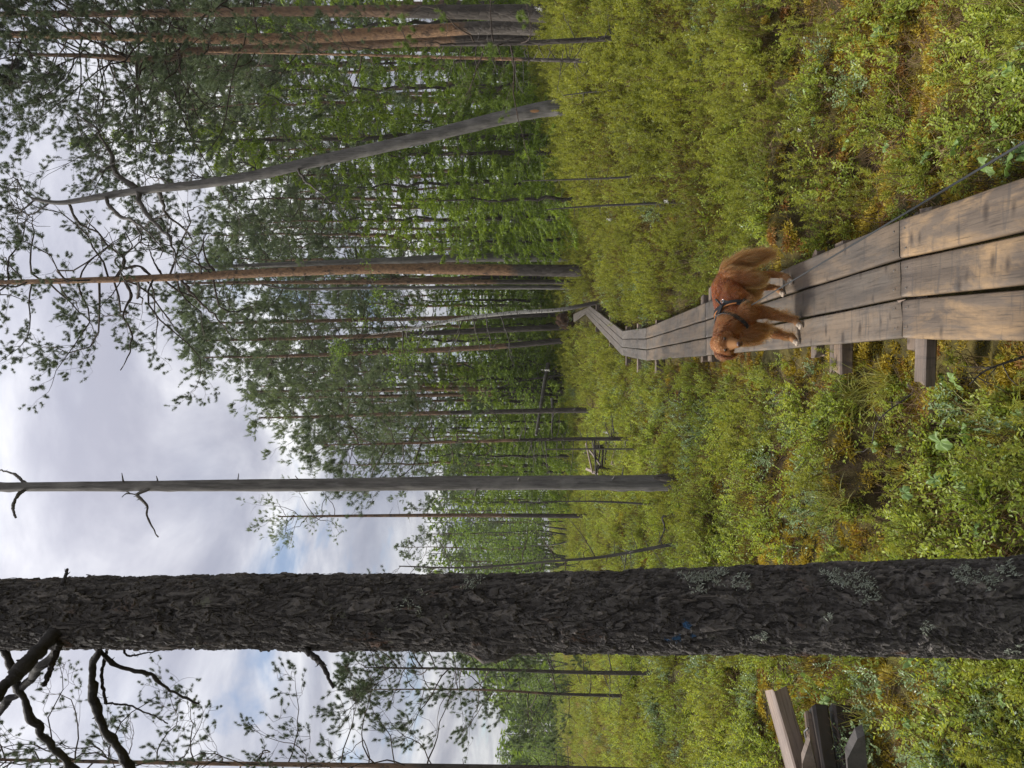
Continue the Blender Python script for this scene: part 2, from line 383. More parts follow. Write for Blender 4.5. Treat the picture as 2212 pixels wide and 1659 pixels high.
c1 = g.ramp(n2, [(0.30, (0.035, 0.023, 0.011)), (0.43, (0.065, 0.052, 0.016)), (0.54, (0.11, 0.09, 0.02)), (0.70, (0.18, 0.12, 0.03))])
c2 = g.ramp(n2, [(0.30, (0.028, 0.022, 0.009)), (0.5, (0.048, 0.046, 0.012)), (0.72, (0.085, 0.07, 0.018))])
col = g.mix(g.ramp(n1, [(0.42, 0.0), (0.58, 1.0)]), c2, c1)
col = g.mix(g.ramp(n3, [(0.35, 0.55), (0.6, 0.0)]), col, (0.03, 0.02, 0.011))
col = g.mix(g.ramp(g.attr(), [(0.25, 0.0), (0.7, 0.85)]), col, (0.03, 0.017, 0.010))      # wet peat in the pits
g.finish(col, 0.85, g.bump(g.math('ADD', g.math('MULTIPLY', n3, 0.6), n2), 0.8, 0.03), 0.2)
ground = tag(link('ground', mb.mesh('ground', [m])), 'mossy bog floor of sphagnum and wet peat', 'ground', None, 'structure')

# ------------------------------------------------------------------ boardwalk
def wood_mat(name, base, dark, light, gold, gold_amt, knots=True):
    """weathered sawn plank: local Y runs along the grain"""
    m = mat_new(name); g = NG(m); r = g.rnd()
    off = g.n('ShaderNodeCombineXYZ'); g.l(g.math('MULTIPLY', r, 37.0), off.inputs[0]); g.l(g.math('MULTIPLY', r, 91.0), off.inputs[1])
    tcn = g.n('ShaderNodeTexCoord'); ad = g.n('ShaderNodeVectorMath', operation='ADD'); g.l(tcn.outputs['Object'], ad.inputs[0]); g.l(off.outputs[0], ad.inputs[1])
    def mp(sc):
        x = g.n('ShaderNodeMapping'); x.inputs['Scale'].default_value = sc; g.l(ad.outputs[0], x.inputs[0]); return x.outputs[0]
    grain = g.noise(mp((46, 1.4, 30)), 1.0, 5, 0.65, 0.6); fine = g.noise(mp((190, 5, 120)), 1.0, 3, 0.6)
    band = g.noise(mp((9, 0.5, 9)), 1.0, 4, 0.6, 0.5); blot = g.noise(mp((5, 1.3, 5)), 1.0, 6, 0.68, 0.5); big = g.noise(mp((1.6, .7, 1.6)), 1.0, 4, 0.6)
    sm = g.noise(mp((14, 9, 14)), 1.0, 5, 0.7)
    col = g.mix(g.ramp(grain, [(0.34, 0.0), (0.66, 1.0)]), dark, base)
    col = g.mix(g.ramp(band, [(0.45, 0.0), (0.7, 0.7)]), col, light)
    gm = g.math('MULTIPLY', g.ramp(blot, [(0.44, 0.0), (0.58, 1.0)]), gold_amt)
    col = g.mix(gm, col, gold)
    col = g.mix(g.math('MULTIPLY', g.ramp(sm, [(0.52, 0.0), (0.68, 1.0)]), 0.45), col, dark)
    col = g.mix(g.math('MULTIPLY', g.ramp(big, [(0.5, 0.0), (0.66, 1.0)]), 0.5), col, dark)
    col = g.mix(g.ramp(fine, [(0.30, 0.6), (0.45, 0.0)]), col, (0.025, 0.02, 0.016))
    h = g.math('ADD', grain, g.math('MULTIPLY', fine, 0.5))
    if knots:
        vn = g.n('ShaderNodeTexVoronoi', feature='F1'); vn.voronoi_dimensions = '2D'; vn.inputs['Scale'].default_value = 1.0; g.l(mp((5.0, 9.0, 1)), vn.inputs['Vector']); kv = vn.outputs['Distance']   # spike knots lie across the board
        sc3 = g.n('ShaderNodeSeparateColor'); g.l(vn.outputs['Color'], sc3.inputs[0]); kv = g.math('ADD', g.math('ADD', kv, g.math('MULTIPLY', sc3.outputs[1], 0.13)), g.math('MULTIPLY', g.math('GREATER_THAN', sc3.outputs[0], 0.55), 1.0))
        wob = g.math('ADD', kv, g.math('MULTIPLY', g.math('SUBTRACT', sm, 0.5), 0.22))
        col = g.mix(g.ramp(wob, [(0.08, 0.8), (0.16, 0.45), (0.27, 0.0)]), col, (0.028, 0.021, 0.017))
        smear = g.noise(mp((2.2, 22, 3)), 1.0, 4, 0.6, 0.6)
        col = g.mix(g.ramp(smear, [(0.58, 0.0), (0.66, 0.5)]), col, (0.045, 0.04, 0.037))
    v = g.math('ADD', 0.86, g.math('MULTIPLY', r, 0.28)); col = g.hsv(col, 0.5, 1.0, v)
    g.finish(col, g.math('ADD', 0.30, g.math('MULTIPLY', blot, 0.5)), g.bump(h, 0.35, 0.004), 0.35); return m
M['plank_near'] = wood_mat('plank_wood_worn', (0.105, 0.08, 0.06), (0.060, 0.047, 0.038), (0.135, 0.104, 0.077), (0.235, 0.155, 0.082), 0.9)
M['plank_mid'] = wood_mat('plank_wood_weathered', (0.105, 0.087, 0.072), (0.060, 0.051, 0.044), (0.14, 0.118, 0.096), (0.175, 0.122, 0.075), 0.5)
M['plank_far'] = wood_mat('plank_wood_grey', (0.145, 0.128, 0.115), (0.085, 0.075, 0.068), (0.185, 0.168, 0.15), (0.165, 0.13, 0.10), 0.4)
M['beam'] = wood_mat('beam_wood', (0.15, 0.115, 0.092), (0.075, 0.058, 0.047), (0.22, 0.18, 0.15), (0.20, 0.135, 0.085), 0.5)
M['beam_dark'] = wood_mat('beam_wood_rotten', (0.032, 0.024, 0.019), (0.013, 0.010, 0.009), (0.06, 0.047, 0.038), (0.05, 0.033, 0.022), 0.4)
M['beam_pale'] = wood_mat('beam_wood_bleached', (0.29, 0.225, 0.185), (0.13, 0.095, 0.078), (0.38, 0.315, 0.27), (0.28, 0.19, 0.125), 0.4, False)
M['iron'] = mat_new('iron'); NG(M['iron']).finish((0.06, 0.055, 0.05), 0.5, None, 0.5)

walk = tag(bpy.data.objects.new('boardwalk', None), 'three-plank wooden boardwalk winding through the bog', 'boardwalk', None, 'structure'); C.objects.link(walk)
def plank(p0l, p0r, p1l, p1r, mat, th=0.05, seed=0, ends=(0.004, 0.004)):
    """one plank between two joint lines; mesh is local, Y along the plank, with worn edges, a slight bow and cupping"""
    c0, c1 = (p0l + p0r) / 2, (p1l + p1r) / 2; d = c1 - c0; L = np.linalg.norm(d); ey = d / L
    ex = nrm(np.cross(ey, [0, 0, 1])); ez = np.cross(ex, ey); R = np.stack([ex, ey, ez], 1); o = (c0 + c1) / 2
    l0, r0, l1, r1 = [(p - o) @ R for p in (p0l, p0r, p1l, p1r)]
    n = max(4, int(L / 0.12)); m = 9
    prof = np.array([0, 0.035, 0.12, 0.3, 0.5, 0.7, 0.88, 0.965, 1.0]); pz = np.array([-0.007, -0.0015, 0, 0, 0, 0, 0, -0.0015, -0.007])
    t = np.linspace(0, 1, n)[:, None]
    t = t * (1 - (ends[0] + ends[1]) / L) + ends[0] / L
    le = l0 * (1 - t) + l1 * t; re = r0 * (1 - t) + r1 * t
    le[:, 0] += 0.004 * (fbm(t[:, 0] * L * 1.7, np.full(n, seed), 5, 3) - 0.5) * 2; re[:, 0] += 0.004 * (fbm(t[:, 0] * L * 1.7, np.full(n, seed + 7.0), 6, 3) - 0.5) * 2
    top = le[:, None] * (1 - prof)[None, :, None] + re[:, None] * prof[None, :, None]
    top[..., 2] += pz + 0.004 * (fbm(t * L * 0.8 + seed, prof[None] * 2 + seed, 8, 3) - 0.5) * 2 - 0.003 * (1 - (2 * prof[None] - 1) ** 2)
    bot = np.stack([le, re], 1); bot[..., 2] -= th
    V = np.concatenate([top, bot[:, ::-1]], 1).reshape(-1, 3); k = m + 2
    ii = np.arange(n - 1)[:, None] * k; jj = np.arange(k)[None]; kk = (jj + 1) % k
    b = MB(); b.add(V, np.stack([ii + jj, ii + kk, ii + k + kk, ii + k + jj], -1).reshape(-1, 4))
    b.F.append(np.array([list(range(k))])); b.M.append(np.array([0])); b.F.append(np.array([[(n - 1) * k + q for q in range(k)][::-1]])); b.M.append(np.array([0]))
    ob = link('plank', b.mesh('plank', [mat]), walk); ob.matrix_world = Matrix(((*R[0], o[0]), (*R[1], o[1]), (*R[2], o[2]), (0, 0, 0, 1)))
    sp = ob.data.polygons
    return ob
GAP = 0.014
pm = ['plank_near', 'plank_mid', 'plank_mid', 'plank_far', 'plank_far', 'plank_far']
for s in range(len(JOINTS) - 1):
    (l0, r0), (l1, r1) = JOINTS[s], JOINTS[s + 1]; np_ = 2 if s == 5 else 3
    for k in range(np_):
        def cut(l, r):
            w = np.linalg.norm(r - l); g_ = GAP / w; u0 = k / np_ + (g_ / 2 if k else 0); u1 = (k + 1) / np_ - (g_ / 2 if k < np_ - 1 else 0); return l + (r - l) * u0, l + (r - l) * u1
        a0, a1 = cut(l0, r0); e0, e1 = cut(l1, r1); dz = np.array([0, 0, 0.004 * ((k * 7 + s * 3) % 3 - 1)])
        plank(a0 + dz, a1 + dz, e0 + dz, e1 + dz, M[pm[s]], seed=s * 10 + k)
def beam_between(p, q, w, h, mat, parent=None, name='beam', bev=0.008, tilt=0.0):
    p = np.asarray(p, float); q = np.asarray(q, float); d = q - p; L = np.linalg.norm(d); ey = d / L
    ref = np.array([math.sin(tilt), 0, math.cos(tilt)]) if abs(ey[2]) < 0.9 else np.array([1.0, 0, 0])
    ex = nrm(np.cross(ey, ref)); ez = np.cross(ex, ey)
    b = MB(); n = max(3, int(L / 0.1)); ys = np.linspace(-L / 2, L / 2, n); hw, hh = w / 2, h / 2; e = min(bev, hw * .4, hh * .4)
    prof = np.array([(-hw + e, hh), (hw - e, hh), (hw, hh - e), (hw, -hh + e), (hw - e, -hh), (-hw + e, -hh), (-hw, -hh + e), (-hw, hh - e)]); k = 8
    V = np.zeros((n, k, 3)); V[..., 0] = prof[None, :, 0]; V[..., 2] = prof[None, :, 1]; V[..., 1] = ys[:, None]
    sd = rng.uniform(0, 50); V[..., 0] += 0.14 * w * (fbm(ys[:, None] * 4 + sd, np.arange(k)[None] * 0.6, 4, 3) - 0.5); V[..., 2] += 0.14 * h * (fbm(ys[:, None] * 4 + sd, np.arange(k)[None] * 0.6 + 9, 4, 3) - 0.5)
    V[0, :, 1] += 0.02 * rng.uniform(-1, 1, k); V[-1, :, 1] += 0.02 * rng.uniform(-1, 1, k)
    ii = np.arange(n - 1)[:, None] * k; jj = np.arange(k)[None]; kk = (jj + 1) % k
    b.add(V.reshape(-1, 3), np.stack([ii + jj, ii + k + jj, ii + k + kk, ii + kk], -1).reshape(-1, 4))
    b.F.append(np.array([list(range(k))])); b.M.append(np.array([0])); b.F.append(np.array([[(n - 1) * k + z for z in range(k)][::-1]])); b.M.append(np.array([0]))
    o = link(name, b.mesh(name, [mat], False), parent); R = np.stack([ex, ey, ez], 1); c = (p + q) / 2
    o.matrix_world = Matrix(((*R[0], c[0]), (*R[1], c[1]), (*R[2], c[2]), (0, 0, 0, 1))); return o
def cross_beam(depth_y, over_l, over_r, w=0.13, h=0.11, mat='beam', dz=0.0, skew=0.0):
    """a sleeper lying across under the planks, sticking out over_l / over_r beyond their edges"""
    for p, q, lr in zip(DECK_C[:-1], DECK_C[1:], range(9)):
        if min(p[1], q[1]) <= depth_y <= max(p[1], q[1]):
            t = (depth_y - p[1]) / (q[1] - p[1]); c = p + (q - p) * t; d = nrm(q - p); n_ = nrm(np.cross(d, [0, 0, 1])); half = 0.265
            a = c - n_ * (half + over_l) + d * skew; b = c + n_ * (half + over_r) - d * skew; z = -0.056 - h / 2 + dz
            a = a + [0, 0, z]; b = b + [0, 0, z]; return beam_between(a, b, w, h, M[mat], walk, 'cross_beam')
cross_beam(3.42, 0.19, 0.03, 0.10, 0.055)
cross_beam(3.56, 0.05, 0.02, 0.09, 0.05, 'beam', -0.02)
cross_beam(2.15, 0.10, 0.05)
cross_beam(4.80, 0.05, 0.05, 0.075, 0.06)
cross_beam(4.66, 0.15, 0.02, 0.07, 0.05, 'beam', -0.06)
cross_beam(4.44, 0.15, 0.04, 0.11, 0.07, 'beam', -0.015)
cross_beam(7.9, 0.05, 0.16, 0.14, 0.12); cross_beam(8.3, 0.05, 0.11, 0.10, 0.10)
cross_beam(11.9, 0.20, 0.08, 0.12, 0.14); cross_beam(16.6, 0.22, 0.1); cross_beam(14.4, 0.25, 0.1, 0.1, 0.1, 'beam_pale'); cross_beam(20, 0.2, 0.1); cross_beam(24, 0.2, 0.1)
# posts that carry the far stretch, where the deck stands clear of the bog
for yy_, sd_ in ((11.95, -1), (16.6, -1), (20, -1), (24, -1), (26.6, -1)):
    for p, q in zip(DECK_C[:-1], DECK_C[1:]):
        if p[1] <= yy_ <= q[1]:
            t = (yy_ - p[1]) / (q[1] - p[1]); c = p + (q - p) * t; n_ = nrm(np.cross(nrm(q - p), [0, 0, 1]))
            for s_ in (-1, 1):
                w_ = c + n_ * s_ * 0.2; beam_between([w_[0], w_[1], gz(w_[0], w_[1]) - 0.25], [w_[0], w_[1], w_[2] - 0.06], 0.09, 0.09, M['beam'], walk, 'post')
# nail heads on the near planks
nb = MB(); th = np.linspace(0, 2 * math.pi, 8, endpoint=False)
nb.add(np.vstack([np.stack([np.cos(th) * .005, np.sin(th) * .005, np.zeros(8)], 1), np.stack([np.cos(th) * .004, np.sin(th) * .004, np.full(8, .0015)], 1)]),
       [[i, (i + 1) % 8, 8 + (i + 1) % 8, 8 + i] for i in range(8)]); nb.F.append(np.array([list(range(8, 16))])); nb.M.append(np.array([0]))
nail_me = nb.mesh('nail', [M['iron']])
for (p, q) in ((JOINTS[1], JOINTS[0]), (JOINTS[1], JOINTS[2])):
    for k in range(3):
        for u in (0.25, 0.75):
            d = nrm((q[0] + q[1]) - (p[0] + p[1])); w_ = p[0] + (p[1] - p[0]) * ((k + u) / 3) + d * rng.uniform(.045, .065)
            link('nail', nail_me, walk, (w_[0], w_[1], w_[2] + 0.0015 + 0.003))
# a knocked-loose splinter at the joint
sb = MB(); w_ = A_l + (A_r - A_l) * 0.3
sb.add(np.array([[0, 0, 0], [.012, .01, .004], [.006, -.085, .006], [.006, -.02, .014]]), [[0, 2, 1], [0, 1, 3], [1, 2, 3], [0, 3, 2]])
o = link('splinter', sb.mesh('splinter', [M['beam_pale']], False), walk, w_ + [0, 0.01, 0.004])

# ------------------------------------------------------------------ ground cover
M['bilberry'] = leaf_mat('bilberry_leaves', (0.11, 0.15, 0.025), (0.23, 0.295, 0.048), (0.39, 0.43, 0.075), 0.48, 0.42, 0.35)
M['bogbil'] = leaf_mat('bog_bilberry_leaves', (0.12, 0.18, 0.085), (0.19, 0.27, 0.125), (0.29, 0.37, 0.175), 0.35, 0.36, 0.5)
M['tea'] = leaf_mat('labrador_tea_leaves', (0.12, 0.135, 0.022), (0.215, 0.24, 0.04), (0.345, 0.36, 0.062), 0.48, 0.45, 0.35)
M['heath'] = leaf_mat('heather_sprigs', (0.12, 0.085, 0.02), (0.21, 0.165, 0.026), (0.29, 0.26, 0.04), 0.35, 0.55, 0.25)
M['sedge'] = leaf_mat('sedge_blades', (0.17, 0.19, 0.04), (0.26, 0.27, 0.06), (0.38, 0.36, 0.12), 0.4, 0.45, 0.35)
M['stem'] = leaf_mat('shrub_stems', (0.05, 0.032, 0.02), (0.085, 0.055, 0.032), (0.14, 0.09, 0.05), 0.0, 0.7, 0.2)
M['moss'] = leaf_mat('sphagnum', (0.20, 0.15, 0.022), (0.34, 0.27, 0.04), (0.48, 0.37, 0.065), 0.3, 0.7, 0.2)
M['moss_r'] = leaf_mat('rusty_sphagnum', (0.15, 0.075, 0.025), (0.25, 0.13, 0.04), (0.36, 0.22, 0.07), 0.3, 0.7, 0.2)
M['dry'] = leaf_mat('dry_stalks', (0.11, 0.07, 0.04), (0.19, 0.13, 0.07), (0.36, 0.28, 0.16), 0.2, 0.7, 0.2)
M['tan'] = leaf_mat('tan_sedge_blades', (0.22, 0.15, 0.05), (0.33, 0.24, 0.08), (0.42, 0.33, 0.13), 0.3, 0.6, 0.2)
M['cloudb'] = leaf_mat('cloudberry_leaves', (0.09, 0.155, 0.04), (0.14, 0.22, 0.06), (0.20, 0.29, 0.085), 0.3, 0.45, 0.35)

def leaves(mb, P, D, N, L, W, mat, a, fold=0.25):
    """folded oval leaves: P base, D direction, N up-facing normal, L length, W width"""
    n = len(P); D = nrm(D); S = nrm(np.cross(D, N)); N = np.cross(S, D); L = np.broadcast_to(L, (n,))[:, None]; W = np.broadcast_to(W, (n,))[:, None]
    mid1 = P + D * L * 0.35 - N * W * 0.1; mid2 = P + D * L * 0.72 - N * W * 0.12; tip = P + D * L - N * L * 0.06
    up = N * W * fold
    V = np.stack([P, mid1 + S * W * .46 + up, mid2 + S * W * .40 + up, tip, mid2 - S * W * .40 + up, mid1 - S * W * .46 + up, mid1, mid2], 1)
    q = np.array([[0, 1, 6, 0], [0, 6, 5, 0]]); F4 = np.array([[6, 1, 2, 7], [5, 6, 7, 4]]); F3 = np.array([[0, 1, 6], [0, 6, 5], [7, 2, 3], [4, 7, 3]])
    o = np.arange(n)[:, None, None] * 8
    base = mb.n; mb.add(V.reshape(-1, 3), (F4[None] + o).reshape(-1, 4), mat, np.repeat(np.broadcast_to(a, (n,)), 8))
    mb.F.append((F3[None] + o).reshape(-1, 3) + base); mb.M.append(np.full(n * 4, mat))
def blades(mb, P, D, L, W, mat, a, bend=0.4, seg=3, r=None):
    """narrow curved blades (one-sided strips tapering to a point)"""
    r = r or rng; n = len(P); D = nrm(D); S = nrm(np.cross(D, r.normal(size=(n, 3)))); L = np.broadcast_to(L, (n,))[:, None]; W = np.broadcast_to(W, (n,))[:, None]
    side = nrm(np.cross(S, D)); bnd = np.broadcast_to(bend, (n,))[:, None]; rows = []
    for k in range(seg + 1):
        t = k / seg; c = P + D * L * t + side * L * bnd * t * t * 0.5 - np.array([0, 0, 1.0]) * L * np.abs(bnd) * t * t * 0.35
        w = W * (1 - t) ** 0.7 * 0.5
        rows += [c] if k == seg else [c - S * w, c + S * w]
    V = np.stack(rows, 1); k = V.shape[1]; o = np.arange(n)[:, None, None] * k
    F4 = np.array([[2 * i, 2 * i + 1, 2 * i + 3, 2 * i + 2] for i in range(seg - 1)]).reshape(-1, 4); F3 = np.array([[2 * seg - 2, 2 * seg - 1, 2 * seg]])
    base = mb.n; F = (F3[None] + o).reshape(-1, 3); mb.add(V.reshape(-1, 3), F, mat, np.repeat(np.broadcast_to(a, (n,)), k))
    if len(F4): mb.F.append((F4[None] + o).reshape(-1, 4) + base); mb.M.append(np.full(n * len(F4), mat))

def shrub_proto(kind, seed):
    r = np.random.default_rng(seed); b = MB(); Z = np.array([0, 0, 1.0])
    if kind in ('bilberry', 'bogbil'):
        for s in range(13 if kind == 'bilberry' else 10):
            az = r.uniform(0, 6.28); lean = r.uniform(0.1, 0.75); h = r.uniform(0.14, 0.27); base = r.normal(0, 0.05, 3) * [1, 1, 0]
            d = np.array([math.cos(az) * lean, math.sin(az) * lean, 1.0]); P = spline([base, base + d * h * .5 + r.normal(0, .012, 3), base + d * h * [1.15, 1.15, .95] + r.normal(0, .015, 3)], 6)
            tube(b, P, np.linspace(.0022, .001, 6), 3, 1, r.uniform(0, 1), cap=False)
            for tw in range(3):
                t0 = r.uniform(.35, .8); p0 = P[int(t0 * 5)]; dd = nrm(nrm(d) * .6 + r.normal(0, .55, 3) + [0, 0, .25]); ln = r.uniform(.04, .10)
                n = r.integers(6, 10); tt = np.linspace(.15, 1, n)[:, None]; Q = p0 + dd * ln * tt
                side = nrm(np.cross(dd, Z)) * np.where(np.arange(n) % 2, 1, -1)[:, None]
                Lf = r.uniform(.016, .027, n) if kind == 'bilberry' else r.uniform(.014, .022, n)
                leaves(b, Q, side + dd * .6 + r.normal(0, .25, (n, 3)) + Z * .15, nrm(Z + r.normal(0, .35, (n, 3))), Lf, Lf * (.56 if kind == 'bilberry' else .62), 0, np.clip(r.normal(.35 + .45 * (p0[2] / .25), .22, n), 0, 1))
    elif kind == 'tea':
        for s in range(9):
            az = r.uniform(0, 6.28); lean = r.uniform(0.1, 0.6); h = r.uniform(0.17, 0.36); base = r.normal(0, 0.05, 3) * [1, 1, 0]
            d = np.array([math.cos(az) * lean, math.sin(az) * lean, 1.0]); P = spline([base, base + d * h * .5 + r.normal(0, .015, 3), base + d * h], 6)
            tube(b, P, np.linspace(.0028, .0014, 6), 3, 1, r.uniform(0, 1), cap=False)
            for w in range(4):
                p0 = P[-1] + r.normal(0, .006, 3) if w == 0 else P[int(r.integers(2, 6))]
                dd = nrm(d) if w == 0 else nrm(nrm(d) + r.normal(0, .5, 3)); ln = r.uniform(.03, .075)
                n = 20; Q = p0 + dd * (np.linspace(0, 1, n)[:, None] * ln); rad = r.normal(size=(n, 3)); rad -= dd * (rad @ dd)[:, None]
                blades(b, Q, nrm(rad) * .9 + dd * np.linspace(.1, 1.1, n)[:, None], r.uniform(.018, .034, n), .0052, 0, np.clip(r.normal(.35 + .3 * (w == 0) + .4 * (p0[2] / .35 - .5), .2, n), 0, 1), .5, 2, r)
    elif kind == 'heath':
        for s in range(16):
            az = r.uniform(0, 6.28); lean = r.uniform(0.1, 0.9); h = r.uniform(0.10, 0.24); base = r.normal(0, 0.05, 3) * [1, 1, 0]
            d = np.array([math.cos(az) * lean, math.sin(az) * lean, 1.0]); P = spline([base, base + d * h * .5 + r.normal(0, .015, 3), base + d * h], 5)
            tube(b, P, np.linspace(.0022, .0012, 5), 3, 1, r.uniform(0, 1), cap=False)
            n = 26; t = r.uniform(.25, 1, n); Q = np.stack([np.interp(t, np.linspace(0, 1, 5), P[:, k]) for k in range(3)], 1)
            blades(b, Q, nrm(d) * .7 + r.normal(0, .7, (n, 3)), r.uniform(.008, .022, n), .0042, 0, np.clip(r.normal(.45, .25, n), 0, 1), .2, 2, r)
    elif kind in ('sedge', 'tan'):
        n = 46; az = r.uniform(0, 6.28, n); le = r.uniform(.05, .8, n); Q = r.normal(0, .025, (n, 3)) * [1, 1, 0]
        blades(b, Q, np.stack([np.cos(az) * le, np.sin(az) * le, np.ones(n)], 1), r.uniform(.14, .34, n), .0042, 0, np.clip(r.normal(.5, .3, n), 0, 1), r.uniform(.3, 1.2, n), 4, r)
    elif kind == 'dry':
        for s in range(7):
            az = r.uniform(0, 6.28); lean = r.uniform(.3, 1.6); h = r.uniform(.08, .2); d = np.array([math.cos(az) * lean, math.sin(az) * lean, 1.0])
            P = spline([np.zeros(3) + r.normal(0, .04, 3) * [1, 1, 0], d * h * .5 + r.normal(0, .03, 3), d * h + r.normal(0, .03, 3)], 6); tube(b, P, np.linspace(.003, .001, 6), 3, 0, r.uniform(0, .6), cap=False)
            for q in range(2):
                p0 = P[int(r.integers(2, 5))]; tube(b, spline([p0, p0 + r.normal(0, .05, 3) + [0, 0, .02]], 3), [.0014, .001, .0006], 3, 0, r.uniform(0, .6), cap=False)
    elif kind in ('moss', 'moss_r'):
        n = 260; u = r.normal(size=(n, 3)); u[:, 2] = np.abs(u[:, 2]); u = nrm(u); rad = .075 * (1 + .25 * r.normal(size=n))[:, None]; Q = u * rad * [1, 1, .5]
        blades(b, Q * .75, u + r.normal(0, .35, (n, 3)), r.uniform(.016, .03, n), .010, 0, np.clip(r.normal(.5, .25, n), 0, 1), .6, 2, r)
    return b.mesh('proto_' + kind, [M[kind], M['stem']] if kind in ('bilberry', 'bogbil', 'tea', 'heath') else [M[kind]], False)
def scatter(name, label, cat, protos, P, rot, scl, idx):
    """one mass of ground cover: shared plant shapes instanced on real points of the bog floor"""
    col = bpy.data.collections.new('proto_' + name)
    for k, me in enumerate(protos): col.objects.link(bpy.data.objects.new('%s_proto_%02d' % (name, k), me))
    me = bpy.data.meshes.new(name); me.vertices.add(len(P)); me.vertices.foreach_set('co', np.asarray(P, np.float32).ravel())
    x = me.attributes.new('rot', 'FLOAT_VECTOR', 'POINT'); x.data.foreach_set('vector', np.asarray(rot, np.float32).ravel())
    x = me.attributes.new('scl', 'FLOAT', 'POINT'); x.data.foreach_set('value', np.asarray(scl, np.float32))
    x = me.attributes.new('pick', 'INT', 'POINT'); x.data.foreach_set('value', np.asarray(idx, np.int32))
    o = link(name, me); tag(o, label, cat, None, 'stuff')
    ng = bpy.data.node_groups.new(name + '_scatter', 'GeometryNodeTree')
    ng.interface.new_socket('Geometry', in_out='INPUT', socket_type='NodeSocketGeometry'); ng.interface.new_socket('Geometry', in_out='OUTPUT', socket_type='NodeSocketGeometry')
    N = ng.nodes.new; gi = N('NodeGroupInput'); go = N('NodeGroupOutput'); mp = N('GeometryNodeMeshToPoints'); iop = N('GeometryNodeInstanceOnPoints'); ci = N('GeometryNodeCollectionInfo')
    ci.inputs['Collection'].default_value = col; ci.inputs['Separate Children'].default_value = True; ci.inputs['Reset Children'].default_value = True
    def na(nm, dt): a = N('GeometryNodeInputNamedAttribute'); a.data_type = dt; a.inputs['Name'].default_value = nm; return [q for q in a.outputs if q.name == 'Attribute' and q.enabled][0]
    L = ng.links.new; e2r = N('FunctionNodeEulerToRotation')
    L(gi.outputs[0], iop.inputs['Points']); L(ci.outputs[0], iop.inputs['Instance']); iop.inputs['Pick Instance'].default_value = True
    L(na('pick', 'INT'), iop.inputs['Instance Index']); L(na('rot', 'FLOAT_VECTOR'), e2r.inputs[0]); L(e2r.outputs[0], iop.inputs['Rotation']); L(na('scl', 'FLOAT'), iop.inputs['Scale'])
    L(iop.outputs[0], go.inputs[0]); ng.nodes.remove(mp)
    md = o.modifiers.new('scatter', 'NODES'); md.node_group = ng; return o

def field(density_rows, r):
    """random points over the view's fan and a step to each side: rows of (y0, y1, plants per square metre)"""
    out = []
    for y0, y1, dn in density_rows:
        w1 = 0.66 * y1 + 2.0; n = int(dn * (y1 - y0) * 2 * w1); y = r.uniform(y0, y1, n); x = r.uniform(-w1, w1, n); k = np.abs(x) < 0.66 * y + 1.6
        out.append(np.stack([x[k], y[k]], 1))
    return np.concatenate(out)
COVER = [   # name, kind, n prototypes, label, category, density rows, scale
    ('bilberry_shrubs', 'bilberry', 4, 'bright green bilberry shrubs with small oval leaves covering the bog', 'shrubs', [(2, 5, 60), (5, 10, 46), (10, 20, 18), (20, 45, 6), (45, 90, 0.9)], 1.0),
    ('bog_bilberry_shrubs', 'bogbil', 3, 'blue-green bog bilberry sprigs scattered among the other plants', 'shrubs', [(2, 5, 34), (5, 10, 22), (10, 20, 8), (20, 45, 1.6)], 1.0),
    ('labrador_tea_shrubs', 'tea', 4, 'olive green labrador tea with narrow needle-like leaves', 'shrubs', [(2, 5, 40), (5, 10, 34), (10, 20, 16), (20, 45, 6), (45, 90, 0.9)], 1.0),
    ('heather_shrubs', 'heath', 3, 'low brownish green heather between the taller shrubs', 'shrubs', [(2, 5, 36), (5, 10, 36), (10, 20, 20), (20, 45, 6)], 1.0),
    ('sedge_grass', 'sedge', 3, 'thin yellow-green sedge blades growing through the moss', 'grass', [(2, 5, 14), (5, 10, 9), (10, 20, 6), (20, 45, 4), (45, 100, 1.6)], 1.0),
    ('tan_sedge', 'tan', 3, 'tan dry sedge on the open bog beyond the big trunk', 'grass', [(14, 60, 4.0)], 1.3),
    ('dry_twigs', 'dry', 3, 'dry brown twigs and stalks lying in the moss', 'twigs', [(2, 5, 20), (5, 10, 12), (10, 20, 3)], 1.0),
    ('sphagnum_moss', 'moss', 3, 'yellow-green cushions of sphagnum moss beside the boardwalk', 'moss', [(2, 5, 200), (5, 10, 80), (10, 20, 14)], 1.0),
    ('rusty_moss', 'moss_r', 2, 'rusty orange cushions of sphagnum moss', 'moss', [(2, 5, 50), (5, 10, 30), (10, 20, 8)], 1.0)]
